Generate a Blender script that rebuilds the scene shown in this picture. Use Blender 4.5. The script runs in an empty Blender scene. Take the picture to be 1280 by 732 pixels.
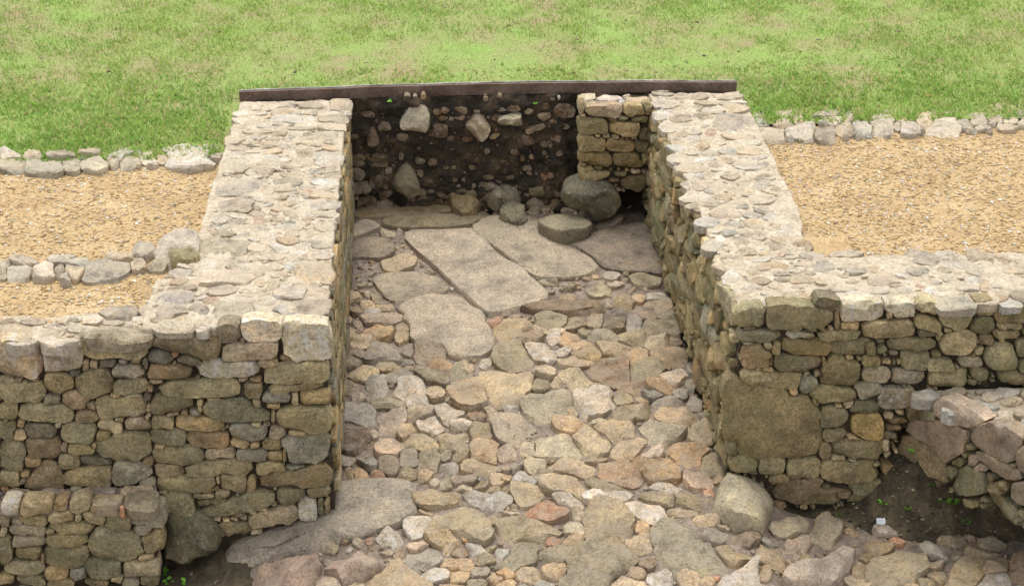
import bpy, math, random
import numpy as np
from math import sin, cos, pi, radians, atan2, hypot
from mathutils import Vector, noise
random.seed(7); rng = np.random.default_rng(7)
S = bpy.context.scene
COL = S.collection

# ------------------------------------------------------------------ camera
FPX = 1993.0                      # focal length for a 1280 px wide picture
PITCH, YAW = radians(26), radians(3.5)
CAM = Vector((0.44016, -6.53275, 4.356))
cam = bpy.data.cameras.new('camera'); camo = bpy.data.objects.new('camera', cam); COL.objects.link(camo)
cam.sensor_width = 36; cam.lens = FPX/1280*36; cam.clip_end = 500; cam.clip_start = .1
camo.location = CAM; camo.rotation_euler = (pi/2-PITCH, 0, -YAW)
S.camera = camo

# ------------------------------------------------------------------ light: bright overcast
W = bpy.data.worlds.new('World'); S.world = W; W.use_nodes = True
SUN_EL, SUN_AZ = radians(74), radians(-5)        # azimuth from +Y (behind the far lawn), negative = left
nt = W.node_tree; nt.nodes.clear()
sky = nt.nodes.new('ShaderNodeTexSky'); sky.sky_type = 'NISHITA'; sky.sun_disc = False
sky.sun_elevation = SUN_EL; sky.sun_rotation = SUN_AZ; sky.dust_density = 3.0; sky.air_density = 1.2
hsv = nt.nodes.new('ShaderNodeHueSaturation'); hsv.inputs['Saturation'].default_value = .12
bg = nt.nodes.new('ShaderNodeBackground'); bg.inputs['Strength'].default_value = .15
out = nt.nodes.new('ShaderNodeOutputWorld')
nt.links.new(sky.outputs[0], hsv.inputs['Color']); nt.links.new(hsv.outputs[0], bg.inputs['Color']); nt.links.new(bg.outputs[0], out.inputs[0])
sl = bpy.data.lights.new('sun', 'SUN'); sl.energy = .9; sl.angle = radians(30); sl.color = (1, .93, .82)
so = bpy.data.objects.new('sun', sl); COL.objects.link(so)
d = Vector((sin(SUN_AZ)*cos(SUN_EL), cos(SUN_AZ)*cos(SUN_EL), sin(SUN_EL)))
so.rotation_euler = d.to_track_quat('Z', 'Y').to_euler(); so.location = (0, 0, 8)
S.view_settings.view_transform = 'Standard'; S.view_settings.look = 'None'
S.view_settings.exposure = 1.0; S.view_settings.gamma = 1

# ---- stones read off the site survey: each line "@ox oy s" opens a tile, then "cx cy w h [rot] code [p]" or "P code x,y ..."
WALL_A = """
@0 366 4
95 345 228 186 l 3;307 328 208 152 l 3;570 285 320 106 k 6;425 370 35 58 b;465 366 42 44 y;535 362 92 42 d;612 353 52 28 y
677 350 52 24 t;725 360 30 74 d;375 408 70 36 d;290 458 148 118 k 2.5;468 455 198 132 -5 G 3;635 400 182 78 y 3;650 472 168 74 g 5
750 485 26 46 t;105 495 250 122 8 k 3;90 443 52 24 t;165 448 62 24 b;255 545 82 52 y;375 548 148 92 15 p 3;450 572 54 44 b
575 522 72 26 t;610 572 250 108 -3 g 4;735 530 42 46 d;742 580 27 42 o;40 600 92 88 k 3;230 605 270 84 3 k 3.5;430 625 118 68 b 3
100 655 42 42 o;200 695 154 70 d 4;290 665 32 42 t;390 705 174 104 g 3;550 672 124 68 t 3;685 660 138 68 p 3;740 622 32 30 t
590 640 52 26 k;30 690 92 104 k 2.5;95 715 74 52 o;520 722 84 54 k;615 780 268 140 g 4;28 640 40 30 o
@0 549 4
60 90 122 138 g 5;P b 130,5 300,5 300,60 270,110 225,112 132,80;315 55 38 42 p;405 58 138 62 k;465 40 32 32 o;155 122 92 58 t
345 120 112 78 k 2.5;470 115 164 46 d 4;P b 104,262 200,125 280,112 314,262;P k 313,240 320,185 400,160 540,130 562,165 548,245
P y 553,180 575,125 610,110 730,135 778,165 700,215 590,240 555,218;740 118 62 38 b;735 225 88 42 y;45 208 98 88 g 6;118 186 48 32 o
112 215 34 34 d;20 255 46 32 r;260 225 1 1 d
"""
LOWER = """
@0 549 4
50 352 92 84 w 3;175 352 168 74 t 4;300 338 74 52 b;395 335 108 66 -20 t 3;300 398 134 64 5 t 3;165 412 142 46 k 5
388 405 38 56 t;470 397 118 60 10 t 3;495 352 88 46 t;590 405 134 124 g 2.6;740 392 164 104 y 4;710 455 88 62 y 3
135 462 188 62 5 y 4;20 420 52 46 G;15 465 36 40 t;350 455 214 68 k 4;145 518 168 52 y 5;325 512 200 70 k 4;25 560 72 132 k 3
140 585 128 78 k 5;P k 448,530 463,472 540,438 612,462 718,508 703,580 667,612 520,612 458,572;765 520 102 96 -20 g 4
725 598 78 36 t;118 642 188 84 k 5;320 592 204 108 k 6;210 600 22 62 t;700 655 178 84 -5 t 5;515 655 178 88 g 4;385 680 84 58 y
280 672 112 68 k 4;150 712 152 52 g 3;30 705 74 62 k;585 705 64 42 t;300 726 134 44 k;480 724 124 42 G;650 722 92 42 y;745 715 92 54 k
85 425 70 28 y;250 470 60 40 k
"""
LOWER_TOP = """
@0 549 4
535 300 176 58 t 3;705 305 168 78 k 4;610 332 28 24 r;60 285 120 36 t;200 290 130 40 t;340 285 130 40 y;440 275 60 24 o
"""
PIER = """
@160 400 4
P b 93,140 105,118 300,82 400,80 442,95 467,170 450,195 400,203 290,185 170,165 98,155;505 72 128 100 d 3;665 60 200 108 w 3
570 118 32 42 b;888 108 230 168 w 3.5;620 165 314 88 -3 p 4;785 195 64 32 b;160 195 134 68 d 3;230 183 48 30 r;300 210 124 52 d 3
700 222 118 42 t;205 270 220 78 b 4;P l 313,278 400,208 642,208 670,265 652,290 430,290;835 272 334 118 k 3;640 305 68 30 b
575 302 54 20 t;835 345 324 42 k 5;140 316 84 22 t;P k 125,360 130,338 200,308 572,308 572,397 540,405 350,390 130,376
625 355 98 78 g 5;740 393 144 58 y 5;833 397 35 62 o 4;930 393 144 88 k 4;108 350 27 48 o;215 425 194 92 G 4;360 435 36 68 k
430 400 92 14 t;P g 368,475 393,413 440,406 600,408 642,440 712,460 702,517 540,517 450,507;640 422 47 38 t;725 437 74 32 o
725 490 24 84 k;870 500 264 134 k 4;280 467 42 42 b;332 475 68 42 20 y;220 478 64 22 t;97 488 32 32 t;175 518 114 68 k 6
350 525 240 72 3 k 3.5;640 530 64 20 t;690 530 44 22 b;610 573 194 92 y 4;745 567 88 62 y 3;845 572 108 30 t;205 592 168 82 g 3.5
400 603 218 82 3 b 3;562 620 114 34 20 t;632 638 54 38 t;715 628 104 64 k 3;P y 768,600 800,588 975,575 998,600 993,690 940,722 830,730 798,690
255 678 260 98 g 4;455 672 148 58 y 4;618 685 154 68 y 4;735 690 88 58 k 3;785 680 22 94 o;155 640 64 20 t
@160 549 4
205 162 148 68 b 6;460 150 356 78 k 4;715 150 154 68 k 5;830 148 134 20 -5 y;P b 643,210 648,185 830,160 992,115 1002,230 930,247 700,247 650,232
285 230 300 78 k 4;448 215 20 72 t;525 222 138 88 k 4;615 238 52 98 10 o 3;410 262 98 24 -10 t;370 292 124 32 t;470 282 78 38 t
415 320 188 30 -5 k;175 272 54 20 t;245 335 184 118 k 3.5;P k 338,378 348,345 470,322 620,265 717,253 727,310 692,342 560,372 420,397 350,397
810 288 144 74 G 3;950 265 114 68 -5 g 3;P y 598,422 608,383 835,333 858,365 848,412 640,452 603,447;900 352 104 104 l 5;965 345 38 104 g 4
995 340 28 104 g 4;490 412 42 18 t;530 405 42 16 t;575 400 42 16 t;620 374 52 14 t;670 356 62 14 t;560 386 52 14 t;440 406 46 18 t
395 418 62 26 t;340 397 37 22 t;530 455 154 62 G 4;460 472 64 52 G;640 472 64 24 y
"""
RIGHT_FACE = """
@880 366 5.333
P k 205,215 220,140 300,108 415,98 412,234 240,230;P k 418,234 418,98 620,83 760,98 870,128 870,240;835 78 175 76 10 d 3
893 185 34 134 b 5;1065 135 292 128 l 4;1250 150 62 70 t;975 228 128 52 o 4;310 243 82 24 b;470 248 62 22 t;620 250 112 24 t
720 255 82 27 b;790 250 47 32 b;850 248 42 32 t;385 300 284 78 y 3.5;650 292 204 48 3 l 3.5;905 290 304 62 -2 k 3.5;430 360 62 52 t
490 375 62 92 20 o 3;690 367 324 108 2 b 5;1010 373 288 104 -3 g 5;1190 390 78 58 k;1180 328 62 27 g;350 430 188 146 b 3
300 345 92 22 t;450 465 32 72 b;430 515 84 32 t;370 512 37 24 t;630 475 328 102 d 4;805 465 37 64 b
P G 788,560 798,500 870,433 990,438 1052,490 1062,580 1010,628 880,622 798,612;975 445 62 32 t;1040 450 32 32 b;760 545 52 42 t
690 545 42 27 t;P k 233,590 233,508 300,518 500,543 652,538 642,632 540,642 300,627;P y 630,602 660,548 750,568 758,610 702,692 650,692
600 665 68 52 t;870 690 314 112 k 3;1100 655 184 98 y 3;1150 560 194 102 y 3
@800 490 5.333
P G 583,250 590,0 610,-60 640,-98 800,-70 1030,0 1150,70 1185,130 1200,250 1185,380 1130,440 1000,448 790,465 700,430 610,330
690 480 190 94 g 3;890 500 184 102 g 4;620 390 70 110 g;940 590 140 70 g 3;760 540 60 50 g;1090 520 228 132 g 5;1170 665 500 180 B 3
@1080 366 6.4
290 150 244 124 l 4;P t 400,115 560,75 622,130 592,192 440,152;P g 598,200 640,148 892,138 882,232 842,302 740,302 638,277
980 130 154 114 k 5;1180 180 274 134 k 4;205 300 428 134 t 3;520 255 204 98 12 k 3.5;510 335 154 72 d 3;960 270 194 154 G 3
1180 275 224 62 o 4;1160 345 224 74 k 4;395 420 394 104 g 5;150 470 98 68 k;135 395 62 32 g;45 445 114 124 G 3;765 415 278 194 t 2.8
680 315 64 48 k;610 355 64 84 k;990 390 124 78 b 3;420 555 214 154 g 4;600 590 234 94 k 3;860 560 204 84 y 3;930 470 94 52 k
P g 983,480 1060,423 1200,428 1242,520 1232,602 1050,602 988,560;355 680 244 114 y 4;680 690 284 144 k 4;930 660 134 94 b 3
1180 680 204 114 b 3;60 560 150 90 o 3;1290 450 120 160 g 3;1310 600 130 110 k 3
@1000 470 4.571
290 170 72 32 -20 t;225 182 48 16 t;95 160 52 24 45 b;195 245 158 114 G 4;370 190 184 78 G 3;385 292 174 148 O 2.2
560 140 194 122 l 3.5;690 200 138 118 b 4;515 235 62 38 t;560 260 112 32 b;540 305 92 38 b;520 350 84 42 G;760 255 46 38 t
200 345 138 62 k 4;305 358 84 24 10 t;145 430 72 88 k 3;335 425 274 112 g 4;495 400 48 62 p;225 470 112 28 t;305 490 62 16 t
435 512 62 22 t;290 550 344 124 k 5;60 630 0 0 k;150 640 120 60 G;380 640 200 90 G 3;250 690 120 50 b;330 705 150 40 B
"""
STUB_FACE = """
@1000 470 4.571
P B 585,300 600,278 800,270 932,330 922,400 862,487 790,472 720,390 600,347;P p 765,180 800,140 880,180 1015,250 988,302 900,292 780,237
P b 948,380 990,290 1100,285 1247,390 1202,492 1080,462;P k 948,450 1020,448 1130,500 1242,560 1252,602 1180,602 1060,542
1262 480 90 154 b 3;960 495 64 84 b;1010 532 92 62 b;600 420 110 150 B 3;P b 638,430 680,395 760,450 812,560 807,607 740,592 690,542
955 600 174 150 G 3;1250 680 130 130 g 3;830 560 90 64 G;880 500 60 60 G;1330 560 90 160 b 3;590 540 80 80 B;1330 380 150 160 b 3
"""
LEFT_TOP = """
@180 120 4.74
625 60 98 52 w;700 45 100 35 t;1020 45 180 50 b 3;1165 55 124 60 t 4;575 95 102 30 w;600 145 154 47 w;720 170 90 30 l;860 130 204 60 l;975 140 104 60 w
1150 95 134 27 w;1120 130 164 50 o 3;1110 175 154 52 y 3;560 185 92 40 t;680 205 184 32 t;800 215 114 40 o;925 185 184 30 t;890 220 104 30 y
1100 225 134 46 t 3;535 250 114 72 o;600 270 72 30 t;760 245 94 26 o;880 265 94 30 y;1000 275 134 40 t;1110 265 104 26 t;1110 298 98 42 o 3
560 305 124 36 t;640 355 134 40 l;760 320 124 30 o;930 335 124 60 t;1095 365 160 72 w 3;960 385 94 50 y;520 400 154 62 t;700 430 144 50 b
560 435 120 32 t;850 410 104 30 o;880 460 154 36 o;1010 440 124 30 t;1120 460 92 42 t 3;640 450 90 30 l;780 465 62 32 w;850 500 204 46 o
1070 505 160 42 w 3;975 530 104 42 y;560 540 254 100 p 3;720 555 114 50 l;970 560 84 27 r;1060 580 164 42 t 3;810 590 94 40 o;885 600 72 37 w
540 640 214 92 p 3;690 600 94 36 l;1050 640 204 46 l 3;660 650 62 32 y;790 660 84 37 b;670 690 124 46 t;520 705 174 50 w;1040 697 224 42 l 3
@180 260 4.74
470 55 174 62 l;540 75 114 52 y;690 65 74 42 r;790 60 94 27 b;880 20 120 30 t;1030 35 204 52 l;970 65 84 32 B;1070 105 124 50 y;700 125 134 36 p
840 110 134 32 y;460 145 164 50 k;590 145 94 40 y;1040 150 154 36 t;860 185 134 52 b;1040 185 134 32 w;480 225 274 100 k 3;670 225 134 52 p
800 230 124 60 30 w;920 220 114 46 w;1050 215 124 32 t;1000 268 234 60 l 3;750 285 154 50 p;380 330 134 72 w;560 300 134 36 t;620 345 254 40 l
780 345 104 32 t;880 330 114 42 l;1010 372 204 108 o 3;480 410 334 92 p 3;690 395 84 36 b;760 445 94 60 o;870 480 194 110 l 3;1030 490 124 62 p 3
1000 575 194 110 p 3;450 480 184 60 p;220 465 214 42 b;180 520 204 72 p 3;400 540 92 37 r;530 545 154 50 l;320 600 114 80 y;520 610 254 110 o 3
810 585 92 62 l;160 600 184 72 p 3;240 640 104 40 o;720 625 104 62 y;870 635 144 50 y;310 670 84 40 t;420 690 94 34 t;580 672 64 28 o;180 695 230 60 t 4;345 705 90 40 l
"""
A_TOP = """
@0 280 4.41
90 590 204 76 o 3;280 590 154 50 t;460 570 174 44 w;640 605 380 70 k 4;650 485 204 80 y 3;820 475 114 72 p;780 520 114 38 w;510 520 144 50 l
620 535 134 38 t;60 535 134 32 b;180 530 154 40 p;400 525 84 22 b;110 640 184 40 l;330 640 224 46 w
"""
MID_EDGE = """
@0 280 4.41
20 225 74 60 p;15 265 60 70 b;130 200 144 50 p;100 260 134 82 y 3;235 255 124 92 l 3;340 195 154 42 y;330 255 72 80 b;430 215 144 62 t
365 295 58 60 p 3;410 265 134 82 t;P b 448,280 478,240 600,205 700,203 722,232 640,292 500,307;660 185 154 50 t;790 145 114 82 p;760 230 94 50 t
860 235 104 40 k;-60 240 120 90 y;-170 235 120 90 t
"""
MID_BIG = """
@0 280 4.41
P l 840,205 900,110 980,58 1080,68 1108,112 1090,170 1040,200 930,212
"""
MID_SMALL = """
@0 280 4.41
1020 168 174 92 k 3
"""
EDGE_L = """
@0 170 4.41
50 105 124 46 l;60 160 174 72 k;240 165 194 88 k 3;180 112 92 42 t;350 105 204 36 b;390 155 104 82 k;520 160 154 66 k;490 95 104 37 p
640 115 154 72 l;710 140 114 72 k;630 150 64 50 b;820 115 134 72 l;895 122 74 60 k;1050 112 254 112 l 3;1190 115 84 62 k;1250 110 60 50 t
-70 140 150 90 y;-200 140 150 90 t
"""
EDGE_R = """
@940 110 3.765
50 150 114 52 y;165 130 154 72 t;90 212 134 66 t 3;230 205 144 64 l 3;150 170 124 32 t;210 160 62 32 o;340 125 134 42 p;340 210 94 68 b 4;430 195 94 48 k
380 155 104 32 w;460 135 94 50 p;520 185 104 72 y;510 140 72 42 t;615 180 114 78 y 3;610 125 94 27 p;690 185 62 52 b;730 170 114 92 l 3
820 150 124 72 t;900 180 144 64 l 3;945 120 114 27 p;1000 170 84 62 y;1060 150 114 72 t;1140 150 74 37 b;1150 110 84 42 p;1220 150 84 42 y
1215 115 74 32 r;1260 125 74 50 t;1290 160 90 50 y;1380 150 120 70 t;1500 140 130 70 l
"""
RIGHT_TOP = """
@800 100 4.571
130 70 134 36 b;250 90 104 32 o;150 130 154 52 l 3;330 90 114 42 t;380 125 134 40 t;260 155 184 32 t;520 95 154 32 k;560 120 94 32 w
540 155 164 46 o;120 195 94 62 l;225 215 144 42 k;360 215 124 52 k;530 200 164 32 y;530 250 214 66 p 3;400 295 84 52 r;160 265 114 52 l
310 285 84 42 p;220 305 114 27 t;560 315 184 46 t;300 330 104 40 l;350 370 94 42 o;215 385 124 46 l;400 410 94 37 y;500 400 114 42 y
630 395 144 52 o 3;600 355 184 36 t;220 440 124 62 l;300 410 84 32 t;370 445 144 27 w;490 455 94 46 o;640 440 154 36 l;290 500 204 52 t
440 485 94 36 y;640 485 194 56 p;330 590 184 72 l;450 590 94 36 t;660 585 154 72 t 3;520 545 114 42 t;320 665 164 60 w;480 660 94 42 o
600 630 114 36 t;700 675 154 72 y;360 710 184 36 t;560 700 124 42 t
@840 240 4.571
180 85 134 27 b;310 115 174 47 p 3;460 125 114 32 y;380 80 114 32 t;200 165 154 52 l;480 180 124 62 o;590 140 134 42 w;330 220 94 46 y
280 260 64 38 W;500 240 104 52 y;630 220 164 52 l;420 235 64 27 b;230 300 114 72 y;380 270 114 42 p;590 300 138 47 d;430 330 134 46 o
610 345 94 27 p;740 300 144 56 o;290 370 134 42 t;330 415 174 52 t;570 415 184 46 o;800 355 154 42 p;990 345 234 36 y;720 435 114 36 l
790 455 64 32 b;735 490 174 46 o;335 490 104 62 W;510 500 114 46 b;640 490 124 26 y;610 530 124 32 t;480 450 94 32 t;860 500 104 42 t
870 415 134 62 y;430 540 184 42 l;700 580 264 32 t;440 580 134 40 t;410 622 94 46 o;900 540 124 32 t;1000 570 194 42 l;1030 500 94 36 t
1050 440 124 36 y;620 630 200 30 l 4
@1040 280 5.333
610 215 214 74 12 d 3;810 235 224 92 15 l 3;1000 220 204 92 15 k 3;990 300 164 72 y 3;1150 230 144 52 30 o;1250 240 84 32 o;580 305 164 62 d
750 300 114 42 k;480 330 114 50 w;350 370 234 60 p;430 400 114 30 o;590 410 72 32 r;605 470 104 52 o;660 435 84 27 W;690 385 84 42 y
900 410 194 62 l;770 430 174 42 t;780 350 104 52 t;950 370 134 60 w;1020 400 72 90 30 o;1150 340 104 52 l;1130 400 134 42 t;290 435 184 50 l
470 430 144 42 t;150 490 244 32 t;430 500 184 62 w;70 430 194 52 l;830 515 280 86 t 4;1010 500 184 60 t 3;1200 520 154 60 l;1140 470 94 42 o
"""
STUB_TOP = """
@1000 470 4.571
720 92 170 58 l;1100 105 144 50 w;880 85 154 42 t;900 175 184 70 l;1190 85 154 60 l;1210 135 144 50 t;1180 245 94 42 o;1200 310 184 80 p
1060 165 164 46 l;1060 225 164 46 l;1280 200 120 70 t;1290 270 90 50 l
"""
FLOOR_SLABS = """
@0 0 1
P F 502,290 520,285 590,288 600,297 640,325 688,372 685,378 650,383 640,388 608,396 600,388 560,350 540,330 510,305
P F 585,278 600,270 665,272 680,283 752,335 725,345 690,347 672,348 640,325 600,297
P F 706,300 745,290 790,282 815,280 822,300 830,330 830,344 770,337 755,334 740,318
P F 465,350 480,343 525,341 550,350 562,362 545,366 510,376 495,378 480,370
P F 500,385 545,368 575,365 600,385 615,420 614,440 595,448 565,446 540,435 505,425 498,400
P k 430,250 445,245 500,250 575,256 588,262 560,267 505,270 470,272 440,268
P k 480,274 580,262 600,258 612,266 600,280 555,289 510,288 478,282
P F 427,305 460,296 490,300 494,313 480,325 427,322
P t 475,325 500,318 523,322 520,333 490,342 478,338
P F 427,283 460,275 478,284 455,294 430,298
P b 640,388 690,378 750,380 760,392 740,397 690,396
"""
FLOOR = """
@400 366 5.333
1160 192 104 52 r 3;150 12 210 60 o 3;320 70 100 46 t;345 122 124 50 l;240 110 110 68 b;165 75 124 34 b
440 90 134 42 o;375 48 64 40 k;150 150 130 56 40 t;430 165 304 72 p 3;P k 88,230 210,213 267,270 230,300 160,352 98,345
P o 268,265 380,205 492,240 487,302 420,312 300,282;550 270 110 160 k 3;275 335 144 82 t 3;250 400 134 60 10 p
P y 278,450 370,333 470,338 562,430 500,457 310,472;130 415 64 50 y;205 455 134 112 G 3;105 490 62 42 d
585 370 92 112 y 3;735 390 234 122 b 3;445 488 190 52 k;285 535 194 122 K 3;130 545 114 82 b;590 498 100 56 t;530 550 184 82 y 3
415 550 54 50 l;745 545 244 116 12 G 3;800 470 154 60 o;925 530 112 100 k;985 490 90 50 t;1100 465 110 74 l
195 630 204 82 b 3;380 640 148 142 y 3;P l 488,660 530,598 640,573 702,610 742,700 702,780 600,762 510,702;760 655 124 122 30 t 3
255 700 110 70 p;125 695 112 92 k;P o 838,640 880,595 1010,548 1092,630 1115,720 1060,762 970,772 900,732
@400 490 5.333
465 75 218 82 k 3;P t 573,85 730,88 762,125 700,182 610,152;P p 373,150 400,120 550,113 572,170 480,292 410,277;P o 498,292 590,178 652,240 560,312
P l 638,195 760,168 822,250 790,302 740,267 650,242;P l 758,90 820,58 962,130 860,217 790,152;P l 863,245 940,143 1032,195 1002,252
1070 260 164 144 k 3;1140 130 92 82 t;1050 155 134 60 b;P y 68,120 120,78 300,68 372,140 362,222 280,202 150,182;190 305 240 232 B 2.4
360 270 60 84 t;100 190 72 42 t;P p 373,390 400,318 540,303 547,380 512,442 380,412;P k 558,340 590,278 740,278 782,330 772,402 600,372
900 330 218 142 K 3;590 440 134 92 y 3;725 465 144 122 o 3;840 410 84 70 K;930 420 130 66 k;P t 1003,380 1040,338 1150,333 1272,365 1282,430 1200,472 1030,452
P y 73,420 130,388 232,430 202,497 118,492;P y 253,450 340,378 392,480 330,532;455 490 134 112 b 3;P t 908,510 960,463 1202,478 1150,542 1000,542
860 500 140 84 y;195 555 77 92 o 3;270 550 82 110 -30 o 3;385 545 107 67 r 3;585 535 124 82 k 3;700 550 114 82 t 3;765 590 82 72 l;840 610 94 60 K
100 550 92 112 y 4;955 578 184 67 p 3;1085 570 74 32 l;1205 570 134 82 o 3;960 632 112 40 t;1070 612 104 66 k;1155 650 94 60 k;1245 640 70 80 k;1250 495 84 60 y
@400 600 5.333
780 118 334 134 k 3;P l 943,112 1000,80 1282,103 1287,150 1140,202 1040,162;700 205 104 32 t;P k 748,235 790,178 930,133 1040,188 1142,320 1142,432 1060,402 940,352 800,312
P w 543,270 590,233 742,228 732,300 680,372 590,377;P l 368,390 430,328 522,350 562,440 500,452;790 375 190 110 k 3
P p 568,432 620,388 690,383 742,430 640,482;P y 558,540 600,480 720,440 802,460 812,540 700,602 630,622;870 440 134 60 -35 t;930 475 104 80 b
P l 978,420 1040,413 1122,480 1010,502;910 550 204 72 o 3;1090 530 154 60 k;770 630 194 82 -5 w 3;925 640 124 110 o 3;1070 605 134 62 y;970 390 54 27 o
1045 680 154 70 k;1180 645 124 100 o;1160 250 104 82 k
65 440 134 82 K;160 400 94 52 o;250 405 84 42 t;330 400 54 60 r;450 470 104 50 t;525 495 74 90 b
P p 0,760 -40,700 0,620 120,618 162,690 100,762;P o 288,650 450,558 510,568 722,690 742,762 330,762;235 700 140 70 t
@620 366 5.333
P k -15,230 60,190 130,185 240,190 240,250 130,300 0,325 -15,300;400 175 260 104 k 3;515 200 144 112 g 3;660 180 114 76 o 3;790 195 154 122 G 3;920 200 112 82 y 3;840 125 154 44 d;850 60 134 110 k
950 30 94 70 t;1090 80 204 72 t;1070 20 154 80 l;1150 155 124 90 k;1095 228 244 92 k 3;1000 150 134 60 b;230 290 154 102 b 3;300 245 114 36 t
390 290 104 80 l;420 255 104 60 w;490 300 134 92 o 3;590 255 124 60 k;715 283 194 77 K 3;550 350 154 60 o;P l 188,360 310,328 402,400 382,452 280,472 238,422
445 385 104 72 l;P k -22,470 -22,380 30,333 130,318 192,390 232,470 140,502 40,497;910 300 174 92 k 3;1080 330 174 102 K 3;1190 320 94 62 b
790 370 264 92 o 3;940 415 164 122 o 3;770 440 174 60 k;620 400 204 100 k 3;540 455 244 80 t 3;1140 415 224 142 o 3;320 520 154 92 15 t 3
750 530 294 162 b 3;995 510 224 122 k 3;P K 398,550 450,498 560,498 642,570 622,652 520,652
P K -100,500 0,493 252,530 272,570 212,680 150,732 0,737 -60,650;290 610 134 112 k;400 590 84 72 t;700 600 164 42 25 k
P b 788,665 890,598 980,563 987,610 930,682;P o 998,600 1060,560 1202,618 1170,667 1030,642;P l 1088,540 1250,488 1272,540 1200,622 1130,602
1050 675 124 82 y;1230 665 114 112 y;1150 700 134 72 d;1320 500 100 120 y;1300 600 70 90 y
@620 490 5.333
P K 158,120 250,-12 480,-37 502,10 452,167 290,192;P l 528,50 560,-2 640,-27 750,-12 792,95 700,152 560,167;850 40 144 82 k;965 50 104 60 o
P k 718,160 830,98 950,63 1052,100 1000,162 900,197;690 190 124 52 t;105 115 124 60 l;P y -62,260 0,178 180,173 332,260 250,302 150,362 40,332
P o 358,195 420,168 520,168 622,225 500,262 420,242;P K 243,370 330,278 470,273 572,400 480,432 270,437;P K 508,290 600,243 740,258 772,360 700,412 590,402
P o 638,240 760,203 900,213 902,290 790,332;P o 753,440 800,358 990,288 1002,330 960,392 850,447;P t 958,220 1040,198 1302,278 1180,312 1140,362 1030,352
P t 1048,190 1130,118 1332,113 1372,150 1290,262 1150,242;210 370 102 92 t 3;P p -82,400 0,343 120,368 152,420 60,472 -60,452
265 500 144 112 K 3;P t 348,500 400,448 600,458 662,510 590,572 400,542;P b 658,530 680,488 870,473 930,488 982,600 930,627 740,602
660 450 170 44 b;P o 928,460 960,428 1180,458 1262,540 1240,592 1010,592;1040 405 134 67 p 3;P l 98,565 180,528 302,580 260,607 120,592
P o 278,600 410,553 540,558 602,650 580,692 400,692 330,642;P k 588,600 660,578 900,638 942,690 700,672;45 570 114 72 o;115 490 124 72 y;340 545 72 42 b
1150 645 264 50 l 3
@620 600 5.333
P K 38,50 100,13 240,23 332,100 260,162 180,182 130,132;350 210 290 124 r 3;480 135 194 82 l 3;P w 578,110 620,78 880,88 912,130 800,160 620,142
P w 828,180 950,128 1100,148 1142,240 1050,287 900,242;P g 928,110 1020,73 1200,88 1252,140 1180,187 1100,152
P K 578,270 640,168 740,143 870,198 902,300 830,442 700,447 620,382;P k -10,330 60,248 180,258 330,298 440,278 452,330 300,402 180,390 60,400
545 210 104 70 t;520 310 134 92 t 3;P k 38,540 180,350 252,420 262,540 110,592;P o 428,400 530,353 602,380 560,432;385 400 104 50 r
P k 268,500 350,438 520,433 500,492 400,542;390 600 164 112 o 3;P K 453,660 520,448 740,443 932,530 860,612 760,652 700,760 450,762
P t 858,440 920,353 1030,358 1052,440 950,497;975 305 104 80 t;1010 550 124 92 b;940 610 144 82 b;1090 650 154 112 w 3;P t 768,760 780,640 900,628 1052,690 1062,762
200 620 184 112 t;60 620 154 60 o;60 680 154 70 o;90 210 164 42 t;50 475 112 90 l;310 690 160 60 y
@800 490 5.333
P o 318,300 340,238 440,178 500,178 562,270 520,322 420,342;P o 183,390 220,333 400,343 452,400 330,527 280,512 240,432
495 470 164 132 k 3;385 590 184 122 p 3;530 575 94 50 o;455 665 84 66 r;440 140 84 60 k;535 130 74 72 b;360 80 104 80 y;190 70 194 102 y;530 40 90 60 g
@800 600 5.333
P K 78,340 120,288 220,248 340,288 480,430 602,560 570,612 430,622 130,592 108,450;P k 478,425 600,413 700,448 752,510 620,582 540,522
330 130 264 110 k 3;270 205 224 60 o;450 265 204 60 o 3;500 360 184 112 y 3;P b 588,370 650,323 800,353 812,400 720,442 620,412
570 300 124 60 t;865 410 112 82 y;870 510 174 142 o 3;P K 858,310 880,253 1000,248 1132,310 1090,372 900,372;P p 958,430 1010,378 1142,388 1100,482 1000,512
P l 508,700 620,588 760,513 802,550 790,632 820,742 500,762;820 610 104 130 t;330 660 164 120 t;450 670 104 60 t;510 640 60 50 r
@1000 600 4.571
P K 48,300 80,238 150,218 232,260 222,322 150,382 68,372;P K 378,490 418,440 560,403 700,438 722,500 640,582 450,602 388,552
P k 358,360 420,333 532,355 510,412 430,432;P l 338,280 690,288 717,340 650,367 590,322 420,307;555 342 90 54 r;P y 668,400 720,368 850,373 862,430 820,467 760,452
P k 713,290 760,263 920,308 952,370 860,372;P k 828,600 900,458 970,423 1047,460 1010,592 870,642;760 475 107 62 t;785 540 114 82 30 o
1095 355 174 60 t;1000 320 124 42 b;P t 1048,480 1100,428 1190,428 1197,520 1080,532;P l 1008,620 1060,538 1200,533 1232,602 1100,662
1245 520 124 150 b 3;330 580 164 62 t;330 500 84 110 k;370 430 84 52 k;640 590 114 42 t;730 580 124 62 k;890 420 64 80 k;1050 400 200 60 k
300 290 104 32 k;610 410 164 32 t;230 245 200 40 k
"""
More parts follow.
